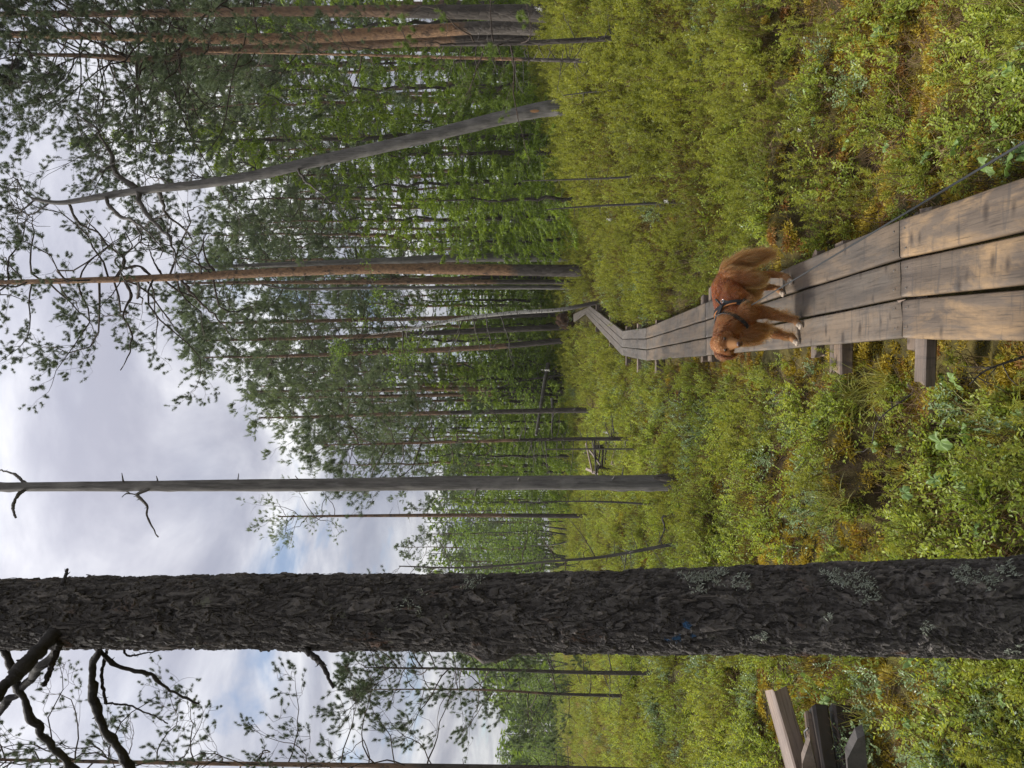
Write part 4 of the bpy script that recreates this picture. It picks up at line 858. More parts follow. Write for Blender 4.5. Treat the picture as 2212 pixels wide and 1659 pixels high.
# --- the tall orange-barked pine at the bend
t, Pl, R, root = pine('pine_tree', 'tall orange-barked pine with crooked limbs beside the boardwalk bend', [(1264, 585, 27), (1150, 584, 25), (1000, 582, 23), (800, 581, 21.5), (600, 588, 19.5), (400, 598, 17), (200, 605, 13.5), (0, 610, 10), (-180, 613, 5)], 26, 51, .62, 40, 4.9, (2.3, 3.6), 'mid', bias=(-.7, .1, 0), alive=.85, nstub=10, ntw=6, nsub=9, crook=.34, sides=20, tsize=1.35, limb_r=.036, stub_l=(.05, .9), limb_parts=True, low=(-.35, .2), dens=2.4)
for pts, d1, w0, w1 in (([(250, 603), (268, 560), (232, 530), (215, 505), (190, 480)], 25, .12, .03), ([(330, 600), (300, 575), (262, 580), (250, 560), (285, 535), (270, 500)], 25.2, .10, .03), ([(352, 600), (330, 560), (318, 520)], 25.6, .08, .02), ([(470, 596), (445, 560), (440, 520), (452, 500)], 26, .09, .02), ([(270, 606), (282, 640), (268, 680), (285, 740), (260, 800)], 25, .12, .03), ([(390, 600), (420, 640), (450, 670), (480, 700), (500, 735)], 25.4, .10, .03)):
    pix_branch(t, root, pts, 26, d1, w0, w1, 'limb', 18, 3, 'limb', rs, 6)

# --- measured pines of the middle distance
pine('pine_tree', 'stout pine with grey plated base, outermost tree past the touching orange pair', [(1168, 29, 37), (1000, 26, 29), (800, 24, 24), (600, 25, 20), (300, 29, 16), (60, 30, 12), (-250, 32, 5)], 19, 52, .58, 34, 3.0, (3, 5.5), 'mid', 'bark_far', nstub=14, tsize=1.2, limb_r=.02, ntw=6, nsub=9, sides=16, crook=.24, dens=2.1)
pine('pine_tree', 'bright orange pine, thicker of the touching pair of trunks', [(1178, 62, 30), (1050, 60, 27), (900, 68, 26), (750, 76, 25), (600, 84, 24), (400, 82, 20), (200, 78, 17), (0, 74, 14), (-280, 72, 6)], 20, 53, .58, 44, 3.9, (2.2, 3.6), 'mid', nstub=8, tsize=1.05, limb_r=.022, ntw=6, nsub=9, sides=16, bias=(-.45, 0, 0), crook=.24, dens=2.1)
pine('pine_tree', 'pinkish-barked pine with a curved top, thinner of the touching pair of trunks', [(1178, 84, 27), (1050, 84, 25), (900, 89, 23), (700, 99, 20), (500, 108, 17), (410, 112, 17), (350, 128, 15), (270, 126, 13), (180, 120, 10), (20, 118, 5)], 20.6, 54, .60, 46, 4.4, (2.4, 4), 'mid', 'bark_far', nstub=8, tsize=1.05, limb_r=.022, ntw=6, nsub=9, sides=16, bias=(-.75, 0, 0), crook=.24, dens=2.1)
pine('pine_tree', 'thin dark young pine with pale green tufts, in front of the touching pair', [(1413, 75, 13.5), (1300, 84, 11.5), (1150, 92, 10), (1050, 95, 9), (950, 97, 5)], 11, 55, .60, 9, 1.15, None, 'near', 'bark_far', bias=(-.8, 0, 0), nstub=26, needle='needle_y', tsize=1.0, limb_r=.012, ntw=3, nsub=5, stub_l=(.1, .6), low=(-.3, .1), alive=.75)
pine('pine_tree', 'slender pine with reddish upper stem, next after the thin dark one', [(1352, 133, 10), (1200, 130, 8), (1000, 125, 6.5), (750, 118, 5), (450, 112, 3)], 13, 56, .60, 16, 1.0, (1.2, 2.4), 'mid', nstub=34, tsize=1.0, limb_r=.01, stub_l=(.15, .7))
pine('dead_pine', 'smooth grey dead trunk directly behind the tall orange-barked pine', [(1192, 556, 19), (1000, 557, 17), (800, 565, 14), (560, 573, 10), (420, 578, 6)], 32, 57, .7, 6, 1.4, None, 'far', 'dead', alive=0, nstub=12, stub_l=(.1, 1.0))
pine('pine_tree', 'slim orange pine in the same clump as the tall orange-barked one', [(1240, 609, 11), (1000, 609, 10), (800, 610, 9), (548, 610, 7), (400, 612, 4)], 30, 58, .7, 18, 2.0, (2.6, 4.5), 'far', 'bark_far', nstub=10, tsize=1.1)
pine('dead_pine', 'slender pale grey dead trunk between the tall orange-barked pine and the birch', [(1212, 621, 9), (1000, 621, 8), (800, 622, 7), (618, 623, 5), (520, 600, 3)], 30.5, 59, .55, 9, 1.7, None, 'far', 'dead', alive=0, nstub=8, stub_l=(.1, .8))
pine('pine_tree', 'dark pine standing behind the birch near the bend', [(1208, 679, 10), (1000, 686, 9.5), (826, 690, 8.5), (548, 696, 6), (420, 698, 3)], 36, 60, .6, 24, 2.6, (3.5, 6), 'far', 'bark_far', tsize=1.15)
pine('pine_tree', 'dark straight pine between the birch and the two-toned pine', [(1210, 707, 13), (1050, 714, 12), (896, 721, 11), (792, 726, 10), (600, 732, 7), (430, 736, 3)], 34, 61, .62, 26, 2.8, (6, 9), 'far', 'bark_far', tsize=1.15)
pine('pine_tree', 'two-toned pine, grey below and orange above, near the boardwalk end', [(1214, 736, 13), (1052, 750, 11.5), (826, 761, 10), (618, 769, 7), (440, 772, 3)], 33, 62, .62, 28, 3.0, (2.8, 3.6), 'far', 'bark_far', tsize=1.2, crook=.3)
pine('pine_tree', 'reddish pine of three standing close together, nearest the two-toned pine', [(1165, 829, 9), (974, 830, 8.5), (800, 832, 7), (560, 834, 3)], 40, 63, .58, 24, 2.4, (2, 4), 'far', 'bark_far', tsize=1.2)
pine('pine_tree', 'dark pine in the middle of three standing close together', [(1200, 843, 13), (974, 840, 11), (830, 842, 9), (540, 846, 4)], 36, 64, .55, 26, 2.6, (3, 5.5), 'far', 'bark_far', tsize=1.2)
pine('pine_tree', 'slim pine of three standing close together, nearest the fallen pale log', [(1198, 851, 9), (1000, 852, 8), (800, 856, 6), (600, 858, 3)], 36.5, 65, .55, 20, 2.0, (3, 5), 'far', 'bark_far', tsize=1.15)
pine('pine_tree', 'dark-stemmed pine in front of the fallen pale log', [(1250, 886, 12), (1048, 890, 10), (825, 895, 8), (713, 899, 6), (560, 903, 3)], 28, 66, .5, 26, 2.6, (4.5, 7), 'far', 'bark_far', nstub=16, tsize=1.0, crook=.3)
pine('pine_tree', 'thin young pine with many fine bare twigs by the old planks', [(1405, 948, 8.5), (1197, 949, 7.5), (974, 955, 5.5), (825, 959, 4), (700, 961, 2.5)], 14.5, 67, .48, 22, 1.35, (2.2, 3.4), 'mid', 'bark_far', nstub=60, tsize=1.15, limb_r=.012, stub_l=(.2, .8), ntw=3)
pine('pine_tree', 'bare-topped pine standing alone between the grey dead trunk and the big trunk', [(1276, 1115, 10), (1010, 1113, 8.5), (800, 1114, 6.5), (690, 1115, 5), (600, 1116, 2.5)], 32, 68, .72, 16, 2.4, (2.8, 4.5), 'far', 'bark_far', alive=.55, nstub=22, tsize=.8, crook=.35, stub_l=(.2, 1.2))
pine('dead_pine', 'thin leaning dead sapling just beside the big trunk, boardwalk side', [(1467, 1173, 8), (1308, 1202, 6.5), (1197, 1212, 5.5), (1011, 1226, 4.5), (862, 1223, 2.5)], 11, 69, .4, 12, .6, None, 'mid', 'twig', alive=0, nstub=24, limb_r=.008, stub_l=(.05, .35))
pine('pine_tree', 'small tufted pine on the outer side of the big trunk, nearer of two', [(1446, 1455, 10), (1237, 1452, 8), (1004, 1445, 5.5), (860, 1443, 4), (787, 1442, 2)], 12.3, 70, .42, 22, 1.1, None, 'near', 'bark_far', nstub=30, tsize=1.0, limb_r=.010, stub_l=(.15, .6), ntw=4, bias=(.1, 0, 0), low=(-.05, .35))
pine('pine_tree', 'thinner small tufted pine farther out on the bog beyond the big trunk', [(1379, 1504, 7.5), (1204, 1499, 6), (1037, 1490, 4.5), (804, 1489, 2)], 15.5, 71, .40, 26, 1.35, (1.5, 3), 'near', 'bark_far', nstub=22, tsize=1.05, limb_r=.011, stub_l=(.15, .6), low=(-.05, .3), bias=(-.25, 0, 0))
pine('pine_tree', 'slender pine with curved needle-tipped shoots, outermost beyond the big trunk', [(1470, 1668, 13), (1200, 1660, 12), (900, 1655, 11), (600, 1651, 10), (250, 1646, 8), (0, 1641, 6), (-150, 1640, 3)], 10.5, 72, .40, 58, 1.6, (3, 5), 'near', 'bark_far', nstub=20, tsize=.85, limb_r=.011, ntw=4, nsub=6, bias=(.3, 0, 0), low=(.0, .4), alive=.95, dens=1.3, crook=.3)

# --- birch leaning over the end of the walk
M['birch'] = mat_new('birch_bark'); g = NG(M['birch']); v = g.coord('Object', (1, 1, 4)); nz = g.noise(v, 9, 4, .65)
col = g.mix(g.ramp(nz, [(.52, 0.0), (.60, 1.0)]), (.46, .44, .41), (.06, .05, .045)); col = g.mix(g.attr(), (.07, .06, .055), col); g.finish(col, .7, g.bump(nz, .4, .005), .3)
P, R = pix_trunk([(1283, 655, 9), (1208, 669, 8.5), (1104, 676, 8), (1000, 688, 7), (930, 702, 6), (878, 712, 5), (800, 722, 3)], 25, n=50); root = P[0] + [0, 0, .25]; rs = np.random.default_rng(44)
t = thing('birch_tree', 'thin white birch leaning over the far end of the boardwalk', 'tree', root); Pl = local(P, root)
b = MB(); tube(b, Pl, R, 10, 0, smooth(.4, 2.0, Pl[:, 2]), .08, 3); link('trunk', b.mesh('trunk', [M['birch']]), t)
wb, lb = MB(), MB()
def leafy(wb, lb, p0, d, L, r0, r, nl=60, ls=(.03, .05), crook=.25, up=.05, spread=.22):
    Q = crooked(p0, d, L, r, 8, crook, up); tube(wb, Q, np.linspace(r0, r0 * .25, 8), 4, 0, cap=False)
    for k in range(6):
        i = int(r.integers(2, 8)); q = crooked(Q[i], nrm(Q[-1] - Q[0]) + r.normal(0, .7, 3), L * r.uniform(.2, .45), r, 5, crook, up); tube(wb, q, np.linspace(r0 * .4, .003, 5), 3, 0, cap=False)
        n = nl // 6
        if n and lb is not None:
            c = interp_path(q, r.uniform(.2, 1, n)) + r.normal(0, spread * .4, (n, 3)); s = r.uniform(*ls, n); leaves(lb, c, r.normal(size=(n, 3)) - [0, 0, .4], r.normal(size=(n, 3)) * .6 + [0, 0, 1], s, s * .8, 0, np.clip(r.normal(.5, .3, n), 0, 1))
for X, Y, dx, dz_, L, nl in ((930, 702, -1, .6, 2.2, 240), (930, 702, .7, .8, 2.2, 240), (878, 712, -.8, .5, 2.2, 300), (878, 712, .6, .9, 2.4, 260), (840, 718, -.5, .9, 2.0, 240), (800, 722, 0, 1, 1.6, 200), (1000, 688, -1, .3, 1.2, 0), (1050, 682, -.9, -.2, 1.5, 0), (1080, 680, -1, -.4, 1.6, 0), (1020, 686, -.8, -.5, 1.4, 0), (990, 690, -.9, -.1, 1.8, 0), (870, 713, -1.2, -.1, 2.6, 260)):
    leafy(wb, lb, at(X, Y, 25) - root, np.array([dx, rs.normal(0, .5), dz_]), L, .025, rs, nl, (.05, .085))
tag(link('branches', wb.mesh('branches', [M['twig']]), t), kind='stuff'); link('crown', lb.mesh('crown', [M['birchleaf']], False), t)

# --- dead saplings standing in the heather
for pts, dep, lab in (([(1442, 375, 6), (1400, 377, 5.5), (1335, 384, 4.5), (1230, 388, 3.5), (1127, 391, 2)], 10, 'bare grey dead sapling, nearer the leaning dead pine of two alike'), ([(1444, 438, 6), (1400, 440, 5.5), (1305, 444, 4.5), (1240, 448, 3.5), (1180, 453, 2)], 10, 'bare grey dead sapling, nearer the boardwalk of two alike'),
        ([(1350, 192, 5), (1300, 196, 4), (1216, 206, 2)], 12, 'short bare dead stem beside the dark root hollow'), ([(1425, 971, 4), (1300, 970, 3.5), (1180, 971, 2.5)], 14, 'thin dead stem beside the young pine by the old planks'), ([(1415, 1090, 5), (1330, 1085, 4.5), (1240, 1083, 3), (1120, 1086, 2)], 13, 'twiggy dead stem just beside the foot of the grey dead trunk')):
    P, R = pix_trunk(pts, dep, n=24); root = P[0] + [0, 0, .25]; t = thing('dead_sapling', lab, 'sapling', root, 'dead saplings in the heather'); Pl = local(P, root); b = MB(); tube(b, Pl, R, 7, 0, 0, .15, 5); link('stem', b.mesh('stem', [M['twig']]), t)
    b = MB(); stubs(b, Pl, R, rs, 22, .15, .98, (.03, .18), .005); tag(link('twigs', b.mesh('twigs', [M['twig']]), t), kind='stuff')

# --- the forest behind: a few tree shapes, each copied as a thing with its own trunk, limbs and crown
def proto_pine(seed, H=18.0, cf=.5, nb=25, L=2.5, rad=.14, orange=(3.5, 6.5), dens=1.3):
    r = np.random.default_rng(seed); n = 30; z = np.linspace(-.3, H, n); P = np.stack([.12 * np.cumsum(r.normal(0, .35, n)), .12 * np.cumsum(r.normal(0, .35, n)), z], 1); P -= P[0] * [1, 1, 0]
    R = rad * (1 - .86 * (np.clip(z, 0, H) / H) ** 1.1); w, lf = MB(), MB()
    for k in range(nb):
        h = cf + (1 - cf) * ((k + r.uniform(0, .9)) / nb) ** .95; q = interp_path(P, [h])[0]; az = k * 2.4 + r.normal(0, .5); hh = (h - cf) / (1 - cf)
        l = L * (math.sin(math.pi * min(1, .25 + .75 * hh)) ** .6 + .1) * r.uniform(.55, 1.15)
        bough(w, lf, q, [math.cos(az), math.sin(az), r.uniform(-.3, .2) + .6 * hh], l, .03, r, 'far', 7, 4, .28, .14, dens, .88, 4, True, 0, 0, 1.15)
    stubs(w, P, R, r, 16, .15, cf, (.2, 1.2), .012, 0, 1)
    return trunk_mesh(P, R, 9, orange, .05, seed, 'bark_far', .2), w.mesh('limbs', [M['limb']]), lf.mesh('crown', [M['needle']], False), H
def proto_spruce(seed, H=13.0, L=2.1, rad=.12, low=.06, hue='spruce'):
    r = np.random.default_rng(seed); n = 24; z = np.linspace(-.3, H, n); P = np.stack([.05 * r.normal(size=n), .05 * r.normal(size=n), z], 1); R = rad * (1 - .93 * np.clip(z, 0, H) / H); w, lf = MB(), MB()
    zz = H * low
    while zz < H - .25:
        fr = zz / H; l0 = L * (1 - fr) ** .75 * (.75 + .25 * min(1, fr / .15)); az0 = r.uniform(0, 6.28)
        for k in range(5 if fr < .8 else 4):
            az = az0 + k * 6.28 / 5 + r.normal(0, .45); l = l0 * r.uniform(.4, 1.25); d = np.array([math.cos(az), math.sin(az), 0]); q = np.array([0, 0, zz + r.normal(0, .22)]); dr = r.uniform(.25, .75) * (1 - .9 * fr)
            Q = spline([q, q + d * l * .4 + [0, 0, -.15 * dr * l + .2 * fr * l], q + d * l * .8 + r.normal(0, .05 * l, 3) + [0, 0, -.75 * dr * l + .45 * fr * l], q + d * l + r.normal(0, .05 * l, 3) + [0, 0, -.85 * dr * l + .6 * fr * l]], 9); tube(w, Q, np.linspace(.014, .004, 9), 3, 0, cap=False)
            m = int(16 + 46 * l); u = r.uniform(.12, 1, m) ** .8; c = interp_path(Q, u) + r.normal(0, .035, (m, 3)); ax_ = nrm(Q[-1] - Q[0])
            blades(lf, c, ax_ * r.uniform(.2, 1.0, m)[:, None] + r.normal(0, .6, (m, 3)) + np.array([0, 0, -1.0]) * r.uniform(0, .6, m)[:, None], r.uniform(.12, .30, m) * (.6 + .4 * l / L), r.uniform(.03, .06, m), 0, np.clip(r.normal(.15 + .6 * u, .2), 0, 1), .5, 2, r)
        zz += .26 + .10 * (1 - fr) * r.uniform(.6, 1.4)
    b = MB(); tube(b, P, R, 8, 0, 0, .06, seed)
    m = 40; blades(lf, np.array([0, 0, H - .5]) + r.uniform(0, .5, (m, 1)) * [0, 0, 1.0], r.normal(0, .5, (m, 3)) + [0, 0, .6], .2, .05, 0, .6, .2, 2, r)
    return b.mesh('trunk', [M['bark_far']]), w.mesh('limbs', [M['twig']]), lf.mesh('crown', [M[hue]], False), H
def proto_leafy(seed, H=7.0, nst=3, ls=(.07, .13), nl=420):
    r = np.random.default_rng(seed); w, lf, tb = MB(), MB(), MB()
    for s in range(nst):
        P = crooked([r.normal(0, .15), r.normal(0, .15), -.3], [r.normal(0, .18), r.normal(0, .18), 1], H * r.uniform(.75, 1.0), r, 12, .07, .05); tube(tb, P, np.linspace(.05, .012, 12), 6, 0, 0, .05, s)
        for k in range(13):
            t_ = r.uniform(.2, 1.0); az = r.uniform(0, 6.28); leafy(w, lf, interp_path(P, [t_])[0], [math.cos(az), math.sin(az), .7], H * .2 * r.uniform(.6, 1.3) * (1.15 - .6 * t_), .012, r, nl // 8, ls, .2, .05, .5)
    return tb.mesh('trunk', [M['twig']]), w.mesh('limbs', [M['twig']]), lf.mesh('crown', [M['birchleaf']], False), H
PP = [proto_pine(201, cf=.50), proto_pine(202, cf=.42, L=2.3), proto_pine(203, cf=.58, L=2.9, nb=23), proto_pine(204, cf=.46, L=2.1, rad=.11), proto_pine(205, cf=.36, L=2.2, rad=.12), proto_pine(206, cf=.62, L=2.7, nb=22, orange=(2.5, 5))]
PS = [proto_spruce(301), proto_spruce(302, L=1.8, low=.03), proto_spruce(303, L=2.4), proto_spruce(304, H=11, L=2.5, low=.02)]
PL = [proto_leafy(401), proto_leafy(402, 6.0, 4), proto_leafy(403, 8.0, 2)]
def plant(name, label, protos, k, X_top, Y, depth, rz, group, xy=1.0):
    x = (829.5 - Y) / FPX * depth; z = gz(x, depth); tr, lm, cr, H = protos[k % len(protos)]
    h = (1.85 + depth * (1190 - X_top) / FPX) - z; s = max(.15, h / H)
    t = thing(name, label, 'tree', (x, depth, z), group); t.rotation_euler = (0, 0, rz); t.scale = (s * xy, s * xy, s)
    link('trunk', tr, t); tag(link('limbs', lm, t), kind='stuff'); link('crown', cr, t); return t
SKY = np.array([(-220, 150), (0, 200), (150, 250), (300, 390), (400, 455), (500, 435), (600, 415), (720, 430), (780, 480), (860, 510), (930, 590), (1000, 690), (1060, 830), (1130, 870), (1250, 850), (1400, 960), (1560, 1075), (1750, 1060)], float)
fr = np.random.default_rng(77)
ORD = 'first second third fourth fifth sixth seventh eighth ninth tenth eleventh twelfth thirteenth fourteenth fifteenth sixteenth seventeenth eighteenth nineteenth twentieth'.split()
FRONT = []
def sky_at(Y): return float(np.interp(Y, SKY[:, 0], SKY[:, 1]))
# front row of the forest wall, then two rows behind it
k = 0
for d0, d1, step, jit, low in ((38, 46, 54, 90, 0), (48, 58, 52, 150, 40), (60, 78, 50, 220, 100)):
    Y = -190.0
    while Y < 1010:
        k += 1; Yj = Y + fr.normal(0, 14); tp = sky_at(Yj) + low + abs(fr.normal(0, jit * .6))
        gl, lb_ = ('pines in the front row of the forest wall', 'tall slim pine in the front row of the forest wall') if d0 < 48 else (('pines in the middle rows of the forest', 'slim pine partly hidden behind the front row of the forest') if d0 < 60 else ('pines deep inside the forest', 'thin distant pine deep inside the forest'))
        plant('pine_tree', lb_, PP, int(fr.integers(6)), min(tp, 900), Yj, fr.uniform(d0, d1), fr.uniform(0, 6.28), gl, fr.uniform(.85, 1.15)); FRONT += [(Yj, bpy.context.scene.collection.objects[-4])] if d0 < 48 else []; Y += step * fr.uniform(.6, 1.4)
for n_, (Yj, o_) in enumerate(sorted(((y_, o_) for y_, o_ in FRONT if 0 < y_ < 1250), key=lambda q_: -q_[0])):       # counted from the grey dead trunk towards the stout pine
    if n_ < 20: o_['label'] = 'slim pine of the forest front row, %s counting from the grey dead trunk' % ORD[n_]
# understorey of young spruces and leafy bushes between the trunks
for q in range(64):
    Y = -180 + q * 18.6 + fr.normal(0, 8); d = fr.uniform(33, 62) if 300 < Y < 1010 else fr.uniform(30, 55)
    if q % 3: plant('spruce_tree', 'young spruce of the understorey between the forest trunks', PS, int(fr.integers(4)), fr.uniform(930, 1090), Y, d, fr.uniform(0, 6.28), 'young spruces under the forest', 1.5)
    else: plant('leafy_tree', 'leafy bush of the understorey between the forest trunks', PL, int(fr.integers(3)), fr.uniform(980, 1100), Y, d, fr.uniform(0, 6.28), 'leafy bushes under the forest', 1.6)
# spruces, with fresh green drooping boughs
for Y, tp, d, kk, wx, lab in ((293, 125, 27, 0, .75, 'tallest spruce, its narrow spire showing beside the leaning dead pine'), (395, 640, 25, 2, 1.2, 'broad bright green spruce just under the leaning dead pine'), (470, 700, 28, 3, 1.1, 'bright green spruce between the leaning dead pine and the tall pine'), (330, 760, 24, 3, 1.25, 'bushy spruce low behind the leaning dead pine'),
        (255, 620, 29, 1, 1.1, 'dark green spruce behind the foot of the leaning dead pine'), (185, 560, 31, 2, 1.0, 'green spruce between the slender pine and the leaning dead pine'), (520, 800, 31, 1, 1.0, 'small spruce beside the tall orange-barked pine clump'), (648, 860, 40, 2, 1.3, 'dark spruce filling the gap behind the birch'), (790, 830, 38, 0, 1.2, 'bright spruce between the two-toned pine and the three close pines'), (820, 900, 36, 3, 1.3, 'low spruce under the three close pines'),
        (130, 600, 34, 0, 1.1, 'spruce behind the slender reddish pine'), (45, 500, 36, 2, 1.1, 'spruce behind the touching pair of pines'), (-40, 520, 33, 1, 1.1, 'spruce at the forest edge outside the stout pine'), (560, 700, 44, 2, 1.1, 'spruce far behind the tall orange-barked pine'), (735, 760, 46, 1, 1.2, 'spruce far behind the dark straight pine'), (925, 860, 40, 0, 1.2, 'spruce between the dark-stemmed pine and the young twiggy pine'), (985, 900, 34, 3, 1.1, 'low green spruce behind the young twiggy pine'), (1020, 960, 42, 1, 1.2, 'small spruce just beside the grey dead trunk, boardwalk side'), (430, 880, 21, 3, 1.2, 'low spruce standing forward of the forest near the dead saplings'), (1085, 980, 38, 0, 1.2, 'small spruce between the grey dead trunk and the lone bare-topped pine')):
    plant('spruce_tree', lab, PS, kk, tp, Y, d, fr.uniform(0, 6.28), 'spruces at the edge of the forest', wx)
# pale leafy bushes and young trees out on the bog to the left
for Y, tp, d, kk, lab in ((1150, 1000, 44, 0, 'pale green leafy young tree behind the lone bare-topped pine'), (1195, 960, 52, 1, 'taller pale leafy tree behind the thin leaning sapling'), (1225, 1110, 36, 2, 'bright low leafy bush next to the big trunk, boardwalk side'), (1090, 1090, 40, 1, 'low leafy bush behind the grey dead trunk'), (1435, 1060, 50, 0, 'leafy young tree behind the small tufted pine'), (1475, 1120, 42, 1, 'low pale bush between the two small pines'), (1545, 1130, 46, 2, 'pale bush on the open bog past the thinner small pine'), (1600, 1100, 55, 0, 'taller leafy tree on the open bog before the outermost pine'), (1650, 1115, 44, 1, 'pale leafy bush behind the outermost pine beyond the big trunk')):
    plant('leafy_tree', lab, PL, kk, tp, Y, d, fr.uniform(0, 6.28), 'leafy trees out on the bog', 1.35)
# sparse pines farther left, beyond the bog
for n_, Y in enumerate((1062, 1082, 1102, 1132, 1156, 1180, 1202, 1226, 1300)):
    plant('pine_tree', 'small distant pine on the open bog, %s counting from the grey dead trunk' % ORD[n_] if n_ < 8 else 'small distant pine hidden behind the big trunk', PP, int(fr.integers(6)), sky_at(Y) + fr.uniform(0, 160), Y + fr.normal(0, 6), fr.uniform(48, 75), fr.uniform(0, 6.28), 'distant pines between the grey dead trunk and the big trunk', 1.0)
# far-off wood across the bog, one mass
mbt, mbl = MB(), MB()
for q in range(330):
    Y = fr.uniform(-350, 1000) if q % 2 else fr.uniform(980, 1900); d = fr.uniform(85, 125); x = (829.5 - Y) / FPX * d; z = gz(x, d); H = 1.85 + d * (1190 - (max(sky_at(min(Y, 1750)), 900 if Y < 980 else 0) + abs(fr.normal(0, 35 if Y > 980 else 70)))) / FPX - z; H = max(3.5, min(H, 15)); tube(mbt, [[x, d, z - .3], [x, d, z + H]], [.12, .03], 5, 0, cap=False)
    n = 150; u = fr.uniform(.12, 1, n); wd = H * .17 * (1.08 - u) ** .8; az = fr.uniform(0, 6.28, n); rr_ = np.sqrt(fr.uniform(0, 1, n)) * wd; c = np.stack([x + np.cos(az) * rr_, d + np.sin(az) * rr_, z + u * H], 1)
    blades(mbl, c, np.stack([np.cos(az), np.sin(az), fr.uniform(-.7, .3, n)], 1), fr.uniform(.5, 1.0, n), .30, 0, np.clip(fr.normal(.4, .25, n), 0, 1), .3, 2, fr)
far = tag(bpy.data.objects.new('far_forest', None), 'distant mixed wood along the far side of the bog', 'forest', None, 'stuff'); C.objects.link(far)
link('trunks', mbt.mesh('trunks', [M['bark_far']]), far)['kind'] = 'stuff'; link('crown', mbl.mesh('crown', [M['spruce']], False), far)['kind'] = 'stuff'

# ------------------------------------------------------------------ the dog
from mathutils.bvhtree import BVHTree
DF = nrm(np.array([-.74, -.67, 0])); DL = np.array([-DF[1], DF[0], 0]); DO = np.array([.50, 5.0, DECK_Z + .002])
dog = thing('dog', 'copper-red long-haired retriever standing across the boardwalk, facing the camera', 'dog', DO); dog.rotation_euler = (0, 0, math.atan2(DF[1], DF[0]))
HP = np.array([.322, -.018, .490]); HS = 1.14; hf = nrm(np.array([.72, .66, -.22])); hr = nrm(np.cross(hf, [0, 0, 1.0])); hu = np.cross(hr, hf)
hr = nrm(hr + hu * -.10); hu = np.cross(hr, hf)       # head slightly cocked; hr is the dog's right
def hp(f, r_, u): return tuple(HP + (hf * f + hr * r_ + hu * u) * HS)
CH = []   # chains: region, [(x, y, z, radius), ...]
def chain(reg, *pts): CH.append((reg, np.array([(*p[0], p[1]) if len(p) == 2 else p for p in pts], float)))
chain('torso', (.19, -.015, .372, .088), (.13, -.01, .375, .112), (.04, 0, .372, .115), (-.06, 0, .385, .098), (-.16, 0, .395, .098), (-.235, 0, .385, .078))
chain('back', (.15, -.01, .445, .06), (.06, 0, .445, .055), (-.05, 0, .45, .05), (-.16, 0, .445, .05))
chain('chest', (.235, -.02, .41, .075), (.235, -.02, .345, .068), (.19, -.025, .285, .055))
chain('neck', (.30, -.018, .475, .062), (.25, -.016, .455, .078), (.17, -.01, .425, .09))
chain('skull', (hp(.012, 0, .006), .056 * HS), (hp(-.02, 0, .004), .058 * HS))
chain('skull', (hp(.02, .03, -.015), .036 * HS), (hp(.02, -.03, -.015), .036 * HS))
chain('muzzle', (hp(.045, 0, -.018), .037 * HS), (hp(.08, 0, -.028), .029 * HS), (hp(.112, 0, -.032), .0225 * HS))
chain('muzzle', (hp(.04, 0, -.045), .024 * HS), (hp(.095, 0, -.05), .015 * HS))
for sg in (-1, 1):
    chain('ear', (hp(-.012, .050 * sg, .032), .018 * HS), (hp(-.008, .069 * sg, .012), .021 * HS), (hp(.0, .074 * sg, -.022), .019 * HS), (hp(.006, .070 * sg, -.05), .012 * HS))
chain('foreleg', (.145, .07, .345, .062), (.125, .062, .27, .048), (.125, .055, .215, .035), (.155, .045, .12, .0235), (.165, .038, .06, .021)); chain('paw', (.168, .035, .035, .024), (.192, .030, .022, .023)); chain('toe', (.205, .030, .018, .019), (.218, .030, .015, .015))
chain('foreleg', (.15, -.085, .345, .060), (.135, -.085, .27, .048), (.14, -.085, .215, .035), (.18, -.085, .12, .0235), (.195, -.085, .06, .021)); chain('paw', (.198, -.085, .035, .024), (.222, -.086, .022, .023)); chain('toe', (.234, -.086, .018, .019), (.246, -.086, .015, .015))
chain('thigh', (-.20, .055, .375, .075), (-.175, .082, .29, .066), (-.15, .09, .225, .050)); chain('shank', (-.16, .09, .205, .042), (-.205, .09, .135, .026), (-.195, .092, .07, .021)); chain('paw', (-.178, .093, .035, .023), (-.150, .094, .022, .022)); chain('toe', (-.136, .094, .018, .018), (-.124, .094, .015, .014))
chain('thigh', (-.21, -.055, .375, .073), (-.20, -.072, .29, .062), (-.18, -.075, .225, .048)); chain('shank', (-.20, -.074, .205, .04), (-.262, -.07, .135, .026), (-.262, -.07, .07, .021)); chain('paw', (-.248, -.07, .035, .023), (-.222, -.07, .022, .022)); chain('toe', (-.208, -.07, .018, .018), (-.196, -.07, .015, .014))
chain('tail', (-.25, 0, .405, .045), (-.305, .012, .385, .040), (-.35, .035, .33, .038), (-.378, .06, .25, .036), (-.388, .085, .18, .022))
SPH = []; SEG = []
for ci, (reg, pts) in enumerate(CH):
    for a, b in zip(pts[:-1], pts[1:]):
        SEG.append((reg, a, b)); n = max(2, int(np.linalg.norm(a[:3] - b[:3]) / .008))
        for t_ in np.linspace(0, 1, n): SPH.append(a * (1 - t_) + b * t_)
import bmesh
bm = bmesh.new(); bmesh.ops.create_icosphere(bm, subdivisions=2, radius=1.0); iv = np.array([v.co[:] for v in bm.verts]); if_ = np.array([[v.index for v in f.verts] for f in bm.faces]); bm.free()
b = MB()
for s_ in SPH: b.add(iv * s_[3] + s_[:3], if_)
tmp = bpy.data.objects.new('tmp_dog', b.mesh('tmp_dog', [])); C.objects.link(tmp)
md = tmp.modifiers.new('r', 'REMESH'); md.mode = 'VOXEL'; md.voxel_size = .0055
md = tmp.modifiers.new('s', 'SMOOTH'); md.iterations = 7; md.factor = .5
